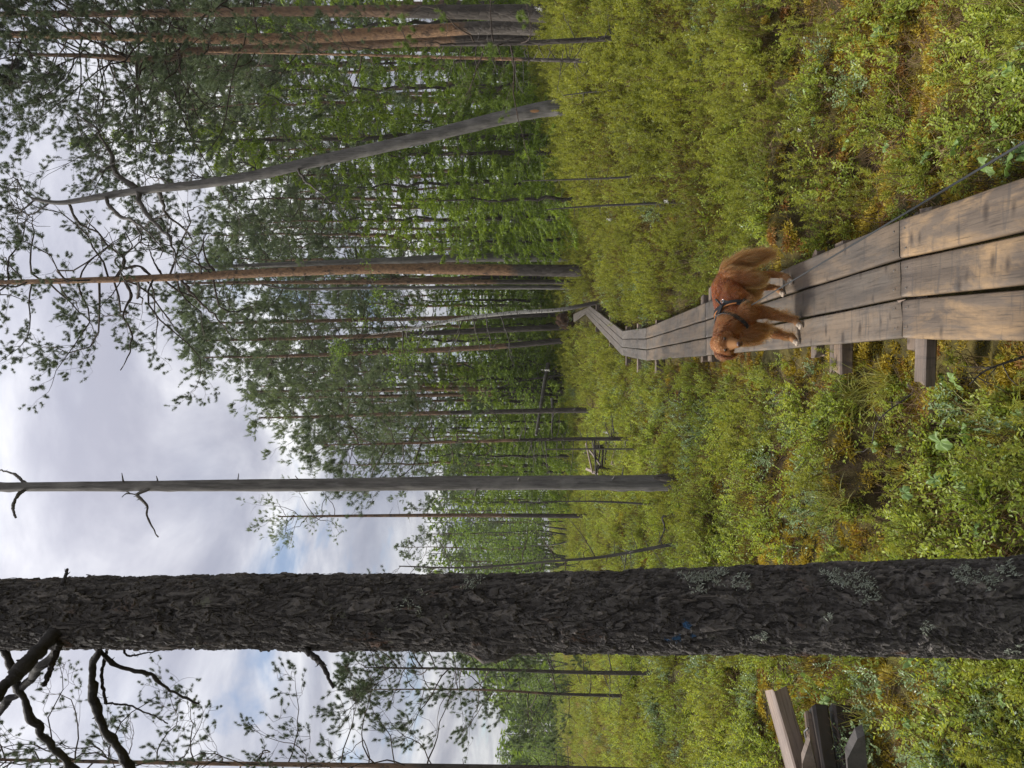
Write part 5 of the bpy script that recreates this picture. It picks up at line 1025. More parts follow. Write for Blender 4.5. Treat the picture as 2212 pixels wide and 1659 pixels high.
dg = bpy.context.evaluated_depsgraph_get(); dg.update(); ev = tmp.evaluated_get(dg); me_d = bpy.data.meshes.new_from_object(ev); bpy.data.objects.remove(tmp)
nv = len(me_d.vertices); DV = np.empty(nv * 3, np.float32); me_d.vertices.foreach_get('co', DV); DV = DV.reshape(-1, 3).astype(float)
def region_of(Q):
    best = np.full(len(Q), 1e9); idx = np.zeros(len(Q), int); tt = np.zeros(len(Q))
    for k, (reg, a, b) in enumerate(SEG):
        d = b[:3] - a[:3]; t_ = np.clip(((Q - a[:3]) @ d) / (d @ d + 1e-9), 0, 1); e = np.linalg.norm(Q - a[:3] - t_[:, None] * d, axis=1) - (a[3] + t_ * (b[3] - a[3])); m_ = e < best; best = np.where(m_, e, best); idx = np.where(m_, k, idx); tt = np.where(m_, t_, tt)
    return idx, tt
REG = {  # colour, hair length, stand-off
    'torso': ((.22, .060, .013), .042, .30), 'back': ((.185, .042, .008), .040, .34), 'chest': ((.23, .082, .022), .075, .30), 'neck': ((.215, .068, .017), .062, .36), 'skull': ((.255, .098, .028), .016, .35), 'muzzle': ((.33, .155, .056), .007, .3),
    'ear': ((.165, .055, .017), .026, .22), 'foreleg': ((.25, .095, .028), .030, .28), 'paw': ((.33, .17, .075), .010, .3), 'toe': ((.46, .38, .30), .008, .3), 'thigh': ((.25, .088, .023), .042, .30), 'shank': ((.28, .11, .034), .018, .28), 'tail': ((.26, .085, .020), .085, .42)}
def coat(Q):
    idx, tt = region_of(Q); names = [SEG[i][0] for i in idx]; col = np.array([REG[n][0] for n in names]); z = Q[:, 2:3]
    gold = np.array([.36, .175, .062]); tor = np.isin(names, ['torso', 'thigh', 'chest'])[:, None]
    low = smooth(.34, .25, z) * tor; col = col * (1 - .55 * low) + gold * .55 * low
    rear = (np.isin(names, ['thigh', 'tail']))[:, None] * smooth(-.20, -.30, Q[:, :1]) * smooth(.40, .3, z); col = col * (1 - .6 * rear) + np.array([.34, .13, .036]) * .6 * rear
    low2 = smooth(.14, .05, z) * np.isin(names, ['foreleg', 'shank'])[:, None]; col = col * (1 - .4 * low2) + gold * .4 * low2
    return col, idx, tt, names
dc, *_ = coat(DV); ca = me_d.color_attributes.new('coat', 'FLOAT_COLOR', 'POINT'); ca.data.foreach_set('color', np.hstack([dc * .6, np.ones((nv, 1))]).astype(np.float32).ravel())
m = mat_new('dog_skin'); g = NG(m); g.finish(g.attr('coat', 'Color'), .75, None, .2); me_d.materials.clear(); me_d.materials.append(m); me_d.polygons.foreach_set('use_smooth', np.ones(len(me_d.polygons), bool)); me_d.name = 'dog_body'
body = link('body', me_d, dog)
me_d.calc_loop_triangles(); bvh = BVHTree.FromPolygons([Vector(v) for v in DV], [tuple(t_.vertices) for t_ in me_d.loop_triangles])
# harness loops, found on the body's own surface
def loop_on(c, e1, e2, off, rmax, n=56):
    pts = []; nn_ = []
    for a_ in np.linspace(0, 2 * math.pi, n, endpoint=False):
        d = e1 * math.cos(a_) + e2 * math.sin(a_); hit = bvh.ray_cast(Vector(c + d * .4), Vector(-d)); p = np.array(hit[0]) if hit[0] is not None else c + d * .12; pts.append(p); nn_.append(d)
    pts = np.array(pts); nn_ = np.array(nn_); rad = np.minimum(np.linalg.norm(pts - c, axis=1), rmax)
    for _ in range(4): rad = np.maximum(rad, (np.roll(rad, 1) + np.roll(rad, -1)) / 2)
    return c + nn_ * (rad + off)[:, None], nn_
def band(P, N, ax, w, th, closed=True):
    """flat webbing strap along a loop: ax is its width direction"""
    n = len(P); b = MB(); A = np.broadcast_to(ax, P.shape); V = np.stack([P - A * w / 2, P + A * w / 2, P + A * w / 2 + N * th, P - A * w / 2 + N * th], 1).reshape(-1, 3); m_ = n if closed else n - 1
    i = np.arange(m_)[:, None] * 4; k = ((np.arange(m_) + 1) % n)[:, None] * 4; j = np.arange(4)[None]; j2 = (j + 1) % 4; b.add(V, np.stack([i + j, k + j, k + j2, i + j2], -1).reshape(-1, 4)); return b
gc = np.array([.085, -.005, .38]); gax = nrm(np.array([1.0, 0, .12])); e1 = nrm(np.array([-.12, 0, 1.0])); e2 = np.array([0, 1.0, 0])
GP, GN = loop_on(gc, e1, e2, .010, .128)
nc = np.array([.185, -.012, .415]); nax = nrm(np.array([.75, 0, .62])); ne1 = nrm(np.array([-.62, 0, .75])); NP_, NN_ = loop_on(nc, ne1, e2, .010, .105)
# fur
rd = np.random.default_rng(88); NH = 60000
tri = np.array([t_.vertices[:] for t_ in me_d.loop_triangles]); Aa, Bb, Cc = DV[tri[:, 0]], DV[tri[:, 1]], DV[tri[:, 2]]; cr = np.cross(Bb - Aa, Cc - Aa); ar = np.linalg.norm(cr, axis=1); tcen = (Aa + Bb + Cc) / 3; ar = ar * np.where(tcen[:, 0] < -.29, 2.6, np.where(tcen[:, 0] > .25, 1.5, 1)); pk = rd.choice(len(tri), NH, p=ar / ar.sum())
u = rd.uniform(size=(NH, 2)); u[u.sum(1) > 1] = 1 - u[u.sum(1) > 1]; Q = Aa[pk] + (Bb - Aa)[pk] * u[:, :1] + (Cc - Aa)[pk] * u[:, 1:]; Nq = nrm(cr[pk])
col, idx, tt, names = coat(Q); names = np.array(names); ln = np.array([REG[n][1] for n in names]); so = np.array([REG[n][2] for n in names])
flow = np.array([nrm(SEG[i][2][:3] - SEG[i][1][:3]) for i in idx])
flow[np.isin(names, ['torso', 'back'])] = nrm(np.array([-1, 0, -.25])); flow[names == 'chest'] = nrm(np.array([-.1, 0, -1])); flow[names == 'neck'] = nrm(np.array([-.55, 0, -.75]))
flow[names == 'muzzle'] = -hf; flow[names == 'skull'] = nrm(-hf * .8 - hu * .5); flow[np.isin(names, ['foreleg', 'thigh', 'shank'])] = nrm(np.array([-.3, 0, -1])); flow[names == 'ear'] = nrm(-hu + hf * .1); flow[np.isin(names, ['paw', 'toe'])] = nrm(np.array([.8, 0, -.4]))
ln = ln * rd.uniform(.55, 1.2, NH); back_of_leg = (names == 'foreleg') & (Nq[:, 0] < -.2) & (Q[:, 2] > .1); ln[back_of_leg] *= 2.0; belly = (names == 'torso') & (Nq[:, 2] < -.5); ln[belly] *= 1.25
clump = fbm(Q[:, 0] * 38 + Q[:, 1] * 21, Q[:, 2] * 38 - Q[:, 1] * 17, 12, 2); flow = nrm(flow + .8 * (clump - .5)[:, None] * np.cross(flow, Nq) * 2 + rd.normal(0, .14, (NH, 3)))
tang = nrm(flow - Nq * np.sum(flow * Nq, 1, keepdims=True)); dirn = nrm(tang + Nq * so[:, None])
dmin = np.minimum(np.min(np.linalg.norm(Q[:, None] - GP[None, ::2], axis=2), 1), np.min(np.linalg.norm(Q[:, None] - NP_[None, ::2], axis=2), 1)); ln = np.where(dmin < .03, ln * .25, ln)
near_face = np.min(np.linalg.norm(Q[:, None] - np.array([hp(.05, .031, .012), hp(.05, -.031, .012), hp(.13, 0, -.028)])[None], axis=2), 1) < .016; ln[near_face] = .003
K = 5; tk = np.linspace(0, 1, K)[None, :, None]; wav = rd.normal(0, .10, (NH, 1, 3)) * np.sin(tk * 3.0 + rd.uniform(0, 6.28, (NH, 1, 1)))
PTS = Q[:, None] - Nq[:, None] * .002 + dirn[:, None] * ln[:, None, None] * tk + (tang - Nq * .55 + np.array([0, 0, -.35]))[:, None] * ln[:, None, None] * .45 * tk ** 2 + wav * ln[:, None, None] * tk
hc = bpy.data.hair_curves.new('fur'); hc.add_curves([K] * NH); hc.attributes['position'].data.foreach_set('vector', PTS.astype(np.float32).ravel())
ra = hc.attributes.get('radius') or hc.attributes.new('radius', 'FLOAT', 'POINT'); ra.data.foreach_set('value', (np.linspace(1, .25, K)[None] * rd.uniform(.0007, .0012, (NH, 1))).astype(np.float32).ravel())
vc = np.clip(col * np.array([.92, .62, .42]) * (rd.uniform(.7, 1.3, (NH, 1)) * (.35 + 1.3 * clump[:, None])), 0, 1); tipc = vc[:, None] * (1 - .35 * tk) + np.minimum(vc[:, None] * [1.5, 1.7, 2.0], .85) * .35 * tk
cb = hc.attributes.new('coat', 'FLOAT_COLOR', 'POINT'); cb.data.foreach_set('color', np.concatenate([tipc, np.ones((NH, K, 1))], 2).astype(np.float32).ravel())
m = mat_new('dog_fur'); g = NG(m); p_ = g.n('ShaderNodeBsdfHairPrincipled'); p_.parametrization = 'COLOR'; g.l(g.attr('coat', 'Color'), p_.inputs['Color']); p_.inputs['Roughness'].default_value = .42; p_.inputs['Radial Roughness'].default_value = .55
g.l(p_.outputs[0], g.n('ShaderNodeOutputMaterial').inputs[0]); hc.materials.append(m); link('fur', hc, dog)
# eyes, nose, mouth
def blob(name, c, half, R, mat, par=dog):
    b = MB(); b.add((iv * np.asarray(half)) @ np.asarray(R).T + np.asarray(c), if_); return link(name, b.mesh(name, [mat]), par)
HR = np.stack([hr, hf, hu], 1)
M['eye'] = mat_new('dog_eye'); NG(M['eye']).finish((.035, .017, .009), .08, None, .6); M['nose'] = mat_new('dog_nose'); NG(M['nose']).finish((.075, .038, .034), .35, None, .5); M['lip'] = mat_new('dog_lip'); NG(M['lip']).finish((.06, .03, .022), .5)
for sg in (-1, 1): blob('eye', hp(.0545, .0295 * sg, .013), (.0115, .0095, .0105), HR, M['eye'])
blob('nose', hp(.131, 0, -.026), (.0155, .011, .012), HR, M['nose'])
blob('mouth', hp(.112, 0, -.050), (.015, .022, .004), HR, M['lip'])
# claws on the toes
for cx, cy in ((.225, .030), (.253, -.086), (-.118, .094), (-.19, -.07)):
    for k in (-1.5, -.5, .5, 1.5): blob('toe', (cx + .004 - abs(k) * .003, cy + k * .0085, .011), (.012, .0058, .010), np.eye(3), M.setdefault('toe', (lambda mm: (NG(mm).finish((.42, .35, .28), .7), mm)[1])(mat_new('dog_toe'))))

# harness and lead
M['web'] = mat_new('black_webbing'); NG(M['web']).finish((.014, .014, .016), .6, None, .3); M['orange'] = mat_new('orange_piping'); NG(M['orange']).finish((.42, .17, .055), .6); M['steel'] = mat_new('steel'); g = NG(M['steel']); p_ = g.n('ShaderNodeBsdfPrincipled'); p_.inputs['Metallic'].default_value = 1; p_.inputs['Base Color'].default_value = (.7, .7, .7, 1); p_.inputs['Roughness'].default_value = .25; g.l(p_.outputs[0], g.n('ShaderNodeOutputMaterial').inputs[0])
M['grey_web'] = mat_new('grey_webbing'); NG(M['grey_web']).finish((.028, .03, .032), .7)
har = thing('dog_harness', 'black dog harness with orange piping worn by the red dog', 'harness', DO); har.rotation_euler = dog.rotation_euler
for nm, P_, N_, ax in (('girth_strap', GP, GN, gax), ('neck_strap', NP_, NN_, nax)):
    s_ = link(nm, band(P_, N_, ax, .026, .005).mesh(nm, [M['web']], False), har)
    sg = -1 if nm == 'neck_strap' else 1; up_ = np.roll(np.arange(56), 12)[:26]; link('piping', band((P_ + ax * sg * .0160 - N_ * .001)[up_], N_[up_], ax, .007, .0045, False).mesh('piping', [M['orange']], False), s_)
i0 = [4, 5, 6, 7, 8]; PB = np.array([GP[6] * (1 - t_) + NP_[4] * t_ for t_ in np.linspace(0, 1, 8)]); PN = np.array([nrm(GN[6] * (1 - t_) + NN_[4] * t_) for t_ in np.linspace(0, 1, 8)])
plate = link('back_plate', band(PB + PN * .003, PN, nrm(np.cross(PN[3], PB[-1] - PB[0])), .045, .008, False).mesh('back_plate', [M['web']], False), har)
ringc = GP[7] + GN[7] * .016 + gax * -.02; b = MB(); aa = np.linspace(0, 2 * math.pi, 25); rd1, rd2 = nrm(np.cross(GN[7], [0, 1.0, 0])), nrm(np.cross(GN[7], nrm(np.cross(GN[7], [0, 1.0, 0]))))
tube(b, ringc + np.outer(np.cos(aa), rd1) * .013 + np.outer(np.sin(aa), rd2) * .013, .0022, 6, cap=False); link('ring', b.mesh('ring', [M['steel']]), har)
b = MB(); tube(b, spline([GP[5] + gax * -.035 + GN[5] * .002, GP[5] + gax * -.045 + GN[5] * .035, GP[6] + GN[6] * .045 - gax * .02, GP[6] + GN[6] * .006], 16), .006, 6); link('handle', b.mesh('handle', [M['web']]), har)
b = MB(); box(b, GP[17] + GN[17] * .008, (.016, .006, .02), np.stack([gax, GN[17], np.cross(gax, GN[17])], 1), 0, 0, .003); link('buckle', b.mesh('buckle', [M['web']], False), har)
ch_ = int(np.argmax(NP_ @ np.array([1.0, 0, -.55]))); b = MB(); box(b, NP_[ch_] + NN_[ch_] * .012, (.012, .004, .016), np.stack([nrm(np.cross(NN_[ch_], nax)), NN_[ch_], nax], 1), 0, 0, .003); link('tag', b.mesh('tag', [M['orange']], False), har)
def dog2w(p): p = np.asarray(p); return DO + DF * p[0] + DL * p[1] + np.array([0, 0, 1.0]) * p[2]
lead = thing('leash', 'dark dog lead stretched from the harness towards the camera', 'leash', dog2w(ringc)); lo = dog2w(ringc)
cl = at(1621, 660.5, 4.84); b = MB(); Pl_ = spline([lo, lo * .6 + cl * .4 + [0, -.012, 0], cl], 12) - lo; T_ = nrm(np.gradient(Pl_, axis=0)); S_ = nrm(np.cross(T_, [0, -1.0, .2])); N_ = np.cross(S_, T_)
V_ = np.stack([Pl_ - S_ * .008, Pl_ + S_ * .008, Pl_ + S_ * .008 + N_ * .004, Pl_ - S_ * .008 + N_ * .004], 1).reshape(-1, 3); i = np.arange(11)[:, None] * 4; j = np.arange(4)[None]; b.add(V_, np.stack([i + j, i + 4 + j, i + 4 + (j + 1) % 4, i + (j + 1) % 4], -1).reshape(-1, 4)); link('tab', b.mesh('tab', [M['grey_web']], False), lead)
b = MB(); tube(b, spline([cl - lo + [0, 0, .035], cl - lo + [.007, -.004, .012], cl - lo + [0, 0, -.006], cl - lo + [-.007, -.004, .012], cl - lo + [0, 0, .035]], 20), .0032, 6); link('clip', b.mesh('clip', [M['steel']]), lead)
hand = at(2420, 183, 1.5); b = MB(); tt_ = np.linspace(0, 1, 40)[:, None]; LPt = cl * (1 - tt_) + hand * tt_; tube(b, LPt - lo, .0034, 7); link('cord', b.mesh('cord', [M['grey_web']]), lead)

# ------------------------------------------------------------------ old timber, logs and single plants
def place(o, R=None): return o
M['beam_grey'] = wood_mat('beam_wood_damp', (.085, .078, .072), (.045, .041, .038), (.125, .115, .105), (.10, .08, .065), .3)
# squared timber leaning out of the shrubs at the lower left
p, q = at(1676, 1488, 4.75), at(1752, 1760, 4.45); tmb = thing('old_timber', 'pale squared timber lying tilted above the shrubs beyond the big trunk', 'timber', p)
def rel(o, par): o.parent = par; o.matrix_parent_inverse = par.matrix_basis.inverted(); return o
for o in (beam_between(p, q, .105, .10, M['beam_pale'], None, 'beam', .006, .5),): rel(o, tmb)
bpy.context.view_layer.update()
tmb2 = thing('timber_pile', 'stacked dark old timbers with slanted sawn ends beyond the big trunk', 'timber pile', at(1850, 1590, 4.3))
bpy.context.view_layer.update()
for a, b_, w, h, mt in (((1768, 1534), (1800, 1740), .11, .085, 'beam_dark'), ((1748, 1545), (1772, 1740), .05, .05, 'beam'), ((1815, 1526), (1850, 1740), .11, .11, 'beam_dark'), ((1850, 1540), (1880, 1740), .07, .16, 'beam_dark')):
    rel(beam_between(at(*a, 4.55), at(*b_, 4.15), w, h, M[mt], None, 'beam', .012), tmb2)
def wedge(px, depth, th, mat, par, name='board'):
    """a board with a slanted end: outline from pixels, own thickness away from the viewer"""
    P0 = np.array([at(X, Y, depth) for X, Y in px]); P1 = P0 + np.array([.03, th, -.01]); n = len(P0); b = MB(); b.add(np.vstack([P0, P1]), [[i, (i + 1) % n, n + (i + 1) % n, n + i] for i in range(n)]); b.F += [np.array([list(range(n))[::-1]]), np.array([list(range(n, 2 * n))])]; b.M += [np.array([0])] * 2
    return rel(link(name, b.mesh(name, [M[mat]], False)), par)
wedge([(1733, 1650), (1750, 1598), (1768, 1680), (1775, 1740), (1740, 1740)], 4.2, .05, 'beam', tmb2)
wedge([(1830, 1640), (1852, 1596), (1868, 1588), (1874, 1660), (1876, 1740), (1838, 1740)], 4.0, .06, 'beam_grey', tmb2)
rel(beam_between(at(1880, 1600, 4.4), at(1890, 1750, 4.4), .3, .05, M['beam_dark'], None, 'beam'), tmb2)
b = MB(); tube(b, [at(1742, 1598, 4.3), at(1738, 1580, 4.22), at(1746, 1572, 4.2)], .006, 6); rel(link('nail', b.mesh('nail', [M['iron']])), tmb2)

# remains of the older boardwalk farther out
for lab, dep, parts in (('collapsed grey planks of an old boardwalk behind the young pine', 19.0, (((1345, 880), (1322, 1003), .16, .05, 'beam_pale'), ((1338, 884), (1336, 950), .2, .06, 'beam'), ((1356, 878), (1354, 906), .1, .08, 'beam_dark'), ((1326, 905), (1324, 950), .22, .14, 'beam_dark'), ((1357, 955), (1340, 1035), .1, .06, 'beam_pale'), ((1362, 890), (1356, 1000), .1, .3, 'beam_dark'), ((1328, 968), (1330, 1006), .2, .06, 'beam_pale'))),
        ('heap of broken dark boards next to the grey dead trunk', 20.0, (((1266, 958), (1280, 1022), .12, .035, 'beam_pale'), ((1284, 952), (1288, 1026), .14, .04, 'beam_dark'), ((1274, 972), (1297, 1004), .10, .035, 'beam'), ((1297, 966), (1290, 1018), .12, .04, 'beam_dark'), ((1266, 1012), (1292, 1024), .09, .03, 'beam_pale'), ((1303, 960), (1300, 1022), .10, .05, 'beam_dark'), ((1290, 985), (1262, 978), .08, .03, 'beam'), ((1310, 955), (1306, 1015), .12, .05, 'beam_dark')))):
    c = at(1350 if dep < 20 else 1310, 950, dep); t = thing('plank_heap', lab, 'planks', c); bpy.context.view_layer.update()
    for k, (a, b_, w, h, mt) in enumerate(parts): rel(beam_between(at(*a, dep + .12 * k - .2), at(*b_, dep + .15 * k - .5), w, h, M[mt], None, 'plank', .01), t)
    for Y in (900, 985) if dep < 20 else (965, 1010):
        q = at(1330 if dep < 20 else 1285, Y, dep + .3); z = gz(q[0], q[1]); rel(beam_between([q[0], q[1], z - .2], [q[0], q[1], q[2]], .1, .1, M['beam_dark'], None, 'post'), t)
# fallen logs
def log(name, lab, pts, dep, ddep, w0, w1, mat, sides=12, tw=0):
    W = [at(X, Y, dep + ddep * k / (len(pts) - 1)) for k, (X, Y) in enumerate(pts)]; o = np.array(W[0]); t = thing(name, lab, 'log', o); P = spline(W, 24) - o; b = MB(); tube(b, P, np.linspace(w0, w1, 24) / 2, sides, 0, 1.0, .12, 3); link('stem', b.mesh('stem', [M[mat]]), t)
    b = MB(); stubs(b, P, np.linspace(w0, w1, 24) / 2, rs, 5 + tw, .1, .9, (.05, .2), w0 * .12); tag(link('branch_stubs', b.mesh('branch_stubs', [M['twig']]), t), kind='stuff')
log('fallen_log', 'pale fallen log resting across low branches at the forest edge', [(1184, 786), (1176, 830), (1168, 880), (1158, 940)], 35, -3, .20, .11, 'dead')
log('fallen_log', 'thin grey fallen stem below the pale log', [(1192, 860), (1194, 900), (1192, 935)], 34, 0, .12, .09, 'dead')
log('fallen_log', 'short white birch log lying in the heather by the dead saplings', [(1479, 378), (1483, 420), (1488, 472)], 10.2, -.2, .085, .075, 'birch')
log('fallen_log', 'pale broken log end poking from shrubs near the first boardwalk bend', [(1478, 845), (1480, 868), (1484, 890)], 10.8, -.15, .09, .08, 'beam_pale')
log('fallen_log', 'grey log half sunk in wet shrubs between the dog and the big trunk', [(1722, 895), (1735, 930), (1752, 960)], 5.75, -.1, .06, .05, 'dead')
log('bent_stick', 'crooked dead stick standing by the thin leaning sapling', [(1465, 1112), (1432, 1116), (1436, 1140), (1424, 1172)], 11, 0, .035, .02, 'twig', 6)
# twigs arching over the moss
for pts, dep, lab in (([(2010, 830), (1985, 850), (1900, 905), (1880, 975)], 4.1, 'dark arching twig over the moss beside the boardwalk beams'), ([(2212, 770), (2130, 800), (2095, 830)], 3.0, 'two-pronged dry twig close to the near planks'), ([(1800, 330), (1740, 345), (1700, 385)], 5.4, 'thin black twig in the shrubs past the tail of the dog'), ([(2150, 1400), (2160, 1480), (2175, 1560), (2150, 1640)], 3.3, 'brown heather twig crossing the shrubs below the old timbers')):
    W = []
    for X, Y in pts:
        w_ = at(X, Y, dep); w_[2] = max(w_[2], gz(w_[0], w_[1]) + .05); W.append(w_)
    o = np.array(W[0]); t = thing('dry_twig', lab, 'twig', o); b = MB(); P = spline(W, 16) - o; tube(b, P, np.linspace(.006, .0025, 16), 5, 0, 0, .2, 4); link('stem', b.mesh('stem', [M['twig']]), t); b = MB()
    for k in range(7): i = int(rs.integers(3, 15)); tube(b, crooked(P[i], rs.normal(0, .6, 3) + [0, 0, .4], rs.uniform(.05, .16), rs, 5, .2, .1), np.linspace(.003, .001, 5), 3, 0, cap=False)
    tag(link('twigs', b.mesh('twigs', [M['twig']]), t), kind='stuff')
# upturned peat and roots: by the walk's far end and the dark hollow at the right
def root_lump(lab, X, Y, dep, w, h, seed):
    r = np.random.default_rng(seed); c = at(X, Y, dep); z = gz(c[0], c[1]); o = np.array([c[0], c[1], z]); t = thing('root_plate', lab, 'root plate', o)
    n = 26; m_ = 14; th = np.linspace(0, 2 * math.pi, n, endpoint=False); ph = np.linspace(-.5, math.pi / 2, m_); TH, PH = np.meshgrid(th, ph); R_ = 1 + .55 * (fbm(np.cos(TH) * 1.7 + seed, PH * 2.2 + np.sin(TH) * 1.7, seed, 4) - .5); V = np.stack([np.cos(TH) * np.cos(PH) * R_ * w / 2, np.sin(TH) * np.cos(PH) * R_ * w * .35, np.sin(PH) * R_ * h], -1)
    i = np.arange(m_ - 1)[:, None] * n; j = np.arange(n)[None]; b = MB(); b.add(V.reshape(-1, 3), np.stack([i + j, i + (j + 1) % n, i + n + (j + 1) % n, i + n + j], -1).reshape(-1, 4)); link('peat', b.mesh('peat', [M['peat']]), t); b = MB()
    for k in range(16): az = r.uniform(0, 6.28); q = np.array([math.cos(az) * w * .4, math.sin(az) * w * .3, r.uniform(.2, .8) * h]); tube(b, crooked(q, [math.cos(az), math.sin(az) - .3, r.uniform(-.6, .4)], r.uniform(.2, .5) * w, r, 7, .35, -.1), np.linspace(.012, .004, 7) * (.6 + w), 4, 0, cap=False)
    tag(link('roots', b.mesh('roots', [M['twig']]), t), kind='stuff')
M['peat'] = mat_new('peat'); g = NG(M['peat']); nz = g.noise(g.coord(), 9, 6, .7); g.finish(g.ramp(nz, [(.35, (.028, .018, .012)), (.6, (.085, .05, .03)), (.75, (.16, .10, .05))]), .9, g.bump(nz, 1.0, .05), .15)
root_lump('upturned brown root plate behind the far end of the boardwalk', 1228, 692, 33.5, .8, .65, 4)
root_lump('dark peaty root mass in the heather by the slender reddish pine', 1378, 165, 11.2, .55, .38, 5)

# cloudberry: a stem with one to three broad lobed leaves
def cloudberry(seed):
    r = np.random.default_rng(seed); st = MB(); lv_ = []
    for k in range(int(r.integers(1, 4))):
        az = r.uniform(0, 6.28); h = r.uniform(.07, .13); top = np.array([math.cos(az) * .035, math.sin(az) * .035, h]); tube(st, spline([[0, 0, 0], top * [.3, .3, .6], top], 6), .0018, 4, 0, .4); n = 40; th = np.linspace(-2.7, 2.7, n); s = r.uniform(.028, .044); rad = s * (.80 + .20 * np.abs(np.cos(th * 2.5)) ** .6 + .05 * np.cos(th * 21)) ; rows = []
        for f, zc_ in ((.02, 0), (.5, .006), (1.0, -.003)):
            rows.append(np.stack([np.cos(th) * rad * f, np.sin(th) * rad * f, zc_ + .007 * f * np.cos(th * 5)], 1))
        V = np.concatenate(rows); i = np.arange(n - 1); F = np.concatenate([np.stack([a * n + i, (a + 1) * n + i, (a + 1) * n + i + 1, a * n + i + 1], 1) for a in (0, 1)]); tl = r.normal(0, .3, 2); Rz = np.array([[math.cos(az), -math.sin(az), 0], [math.sin(az), math.cos(az), 0], [0, 0, 1.0]]); V = V @ Rz.T; V[:, 2] += V[:, 0] * tl[0] + V[:, 1] * tl[1]; b = MB(); b.add(V + top, F, 0, np.clip(r.normal(.5, .25), 0, 1)); lv_.append(b.mesh('leaf', [M['cloudb']]))
    return st.mesh('stem', [M['stem']]), lv_
CB = [cloudberry(600 + k) for k in range(6)]
LEFT = [(2033, 832), (2074, 826), (2063, 1005), (2015, 1017), (2040, 1030), (2095, 1032), (1908, 1038), (1955, 1067), (2149, 1145), (2184, 1052), (1967, 951), (1920, 951), (2050, 940), (2113, 945), (1920, 1130), (1797, 918), (2170, 880), (1850, 960)]
RIGHT = [(2151, 132), (2159, 169), (2080, 161), (1768, 265), (1804, 323), (2130, 352), (2188, 339), (2199, 368), (1889, 310), (1744, 209), (1857, 71), (1971, 349), (2100, 290), (2060, 330)]
FARL = [(1735, 1462), (1790, 1500), (2010, 1440), (2060, 1475), (1960, 1560), (2140, 1530), (1900, 1480), (2175, 1600)]
for lst, lab, gr in ((LEFT, 'broad-leaved cloudberry plant between the boardwalk and the big trunk', 'cloudberry plants between boardwalk and big trunk'), (RIGHT, 'broad-leaved cloudberry plant on the leash side of the boardwalk', 'cloudberry plants on the leash side of the boardwalk'), (FARL, 'broad-leaved cloudberry plant beyond the big trunk near the old timbers', 'cloudberry plants near the old timbers')):
    for k, (X, Y) in enumerate(sorted(lst, key=lambda q_: -q_[0])):
        w_ = on_plane(X, Y, .16); z = gz(w_[0], w_[1]); st, lv_ = CB[int(rs.integers(6))]; t = thing('cloudberry_plant', lab + ', %s nearest' % ORD[k], 'plant', (w_[0], w_[1], z + .03), gr); t.rotation_euler = (0, 0, rs.uniform(0, 6.28)); s = rs.uniform(.75, 1.1); t.scale = (s, s, s * rs.uniform(1.0, 1.6)); link('stem', st, t)
        for l_ in lv_: link('leaf', l_, t)
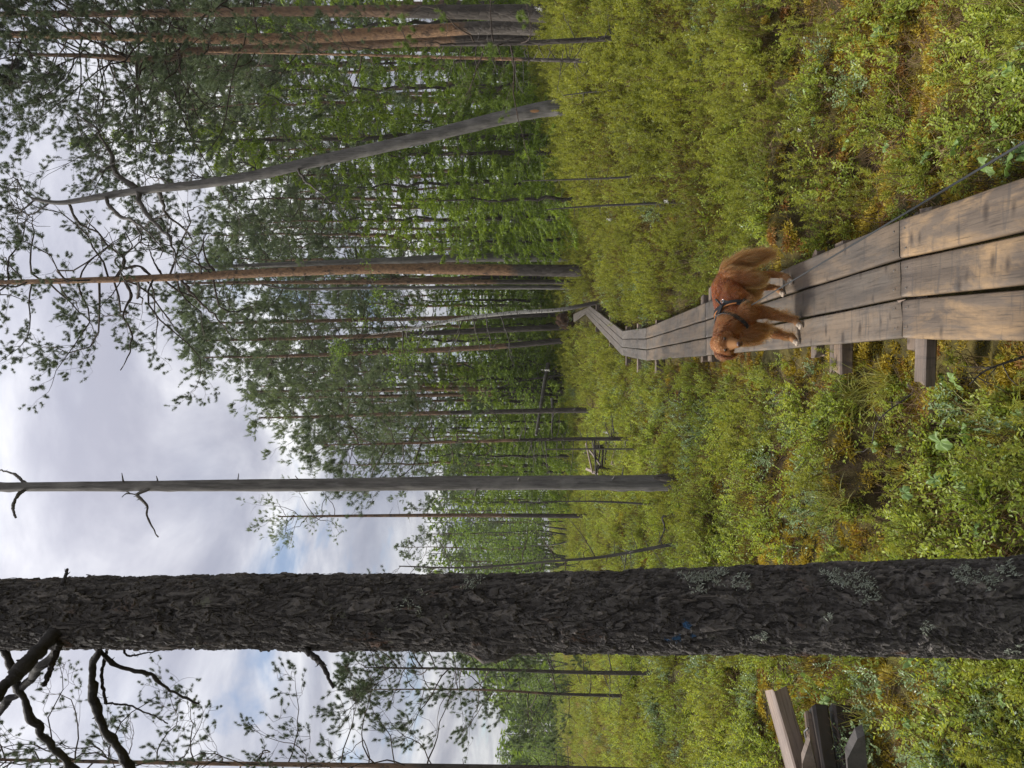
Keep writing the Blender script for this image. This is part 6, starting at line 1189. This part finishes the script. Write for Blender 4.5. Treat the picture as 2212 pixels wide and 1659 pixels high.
# white flower heads
M['petal'] = mat_new('white_petals'); NG(M['petal']).finish((.72, .71, .66), .6, None, .3, .3)
r = np.random.default_rng(9); fb = MB(); n = 40; az = r.uniform(0, 6.28, n); blades(fb, np.array([0, 0, .30]) + r.normal(0, .012, (n, 3)), np.stack([np.cos(az), np.sin(az), r.uniform(-.1, .9, n)], 1), .016, .011, 0, .8, .5, 3, r); fme = fb.mesh('flower_head', [M['petal']], False); sb_ = MB(); tube(sb_, [[0, 0, 0], [.01, 0, .16], [0, 0, .30]], .002, 4, 0, .4); sme = sb_.mesh('stem', [M['stem']])
for n_, (X, Y, dp, s) in enumerate(((1722, 187, 6.0, 1.0), (1812, 283, 5.2, .8), (1165, 20, 17, 1.6), (1220, 1, 16, 1.4), (1300, 305, 15, 1.3), (1316, 475, 14, 1.2), (1375, 893, 15, 1.0), (1310, 935, 17, 1.2), (1270, 355, 18, 1.3), (1440, 436, 9.9, 1.2), (1215, 380, 20, 1.4), (1180, 800, 28, 1.5))):
    w_ = at(X, Y, dp); z = gz(w_[0], w_[1]); t = thing('white_flower', ('white flower head in the shrubs %s' % ('nearest the camera, above the hollow', 'just nearer the leash than the largest flower', 'at the foot of the stout pine', 'on the bank under the stout pine', 'between the leaning dead pine and a dead sapling', 'just past the second dead sapling', 'by the collapsed old planks', 'beside the young pine stem by the old planks', 'below the leaning dead pine', 'at the foot of the second dead sapling', 'at the forest edge under the bright spruce', 'at the forest edge by the fallen pale log')[n_]), 'flower', (w_[0], w_[1], z), 'white flowers in the bog'); h = max(.2, w_[2] - z); t.scale = (s, s, h / .30); link('stem', sme, t); link('flower_head', fme, t)
# larger single grass tussocks
for X, Y, sz, lab in ((1880, 825, 1.1, 'pale grass tussock beside the boardwalk beams nearest the dog'), (1850, 860, .9, 'smaller grass tussock next to the pale one by the boardwalk beams'), (2170, 910, 1.1, 'fine grass tussock close to the near planks, big trunk side'), (2190, 70, 1.2, 'grass tussock with broad blades closest to the camera on the leash side'), (1745, 1000, .8, 'low grass tuft in the shrubs in front of the wet log')):
    w_ = on_plane(X, Y, .1); r = np.random.default_rng(int(X)); b = MB(); n = 110; az = r.uniform(0, 6.28, n); le = r.uniform(.1, 1.0, n); blades(b, r.normal(0, .035, (n, 3)) * [1, 1, 0], np.stack([np.cos(az) * le - .25, np.sin(az) * le - .1, np.ones(n)], 1), r.uniform(.16, .36, n) * sz, .0045 * sz, 0, np.clip(r.normal(.55, .3, n), 0, 1), r.uniform(.4, 1.4, n), 5, r)
    tag(link('grass_tussock', b.mesh('grass_tussock', [M['sedge']], False), None, (w_[0], w_[1], gz(w_[0], w_[1]))), lab, 'grass', 'grass tussocks')

# ------------------------------------------------------------------ haze volume added to soften and lighten the far forest
hb = MB(); box(hb, (0, 185, 13.0), (445, 252, 16.5)); hz = tag(link('haze', hb.mesh('haze', [], False)), 'faint haze volume added to soften the distant trees', 'haze', None, 'stuff')
m = mat_new('haze'); pv = m.node_tree.nodes.new('ShaderNodeVolumePrincipled'); pv.inputs['Density'].default_value = 0.0003; pv.inputs['Color'].default_value = (.93, .95, 1.0, 1); pv.inputs['Anisotropy'].default_value = 0.2
mo = m.node_tree.nodes.new('ShaderNodeOutputMaterial'); m.node_tree.links.new(pv.outputs[0], mo.inputs['Volume']); hz.data.materials.append(m)
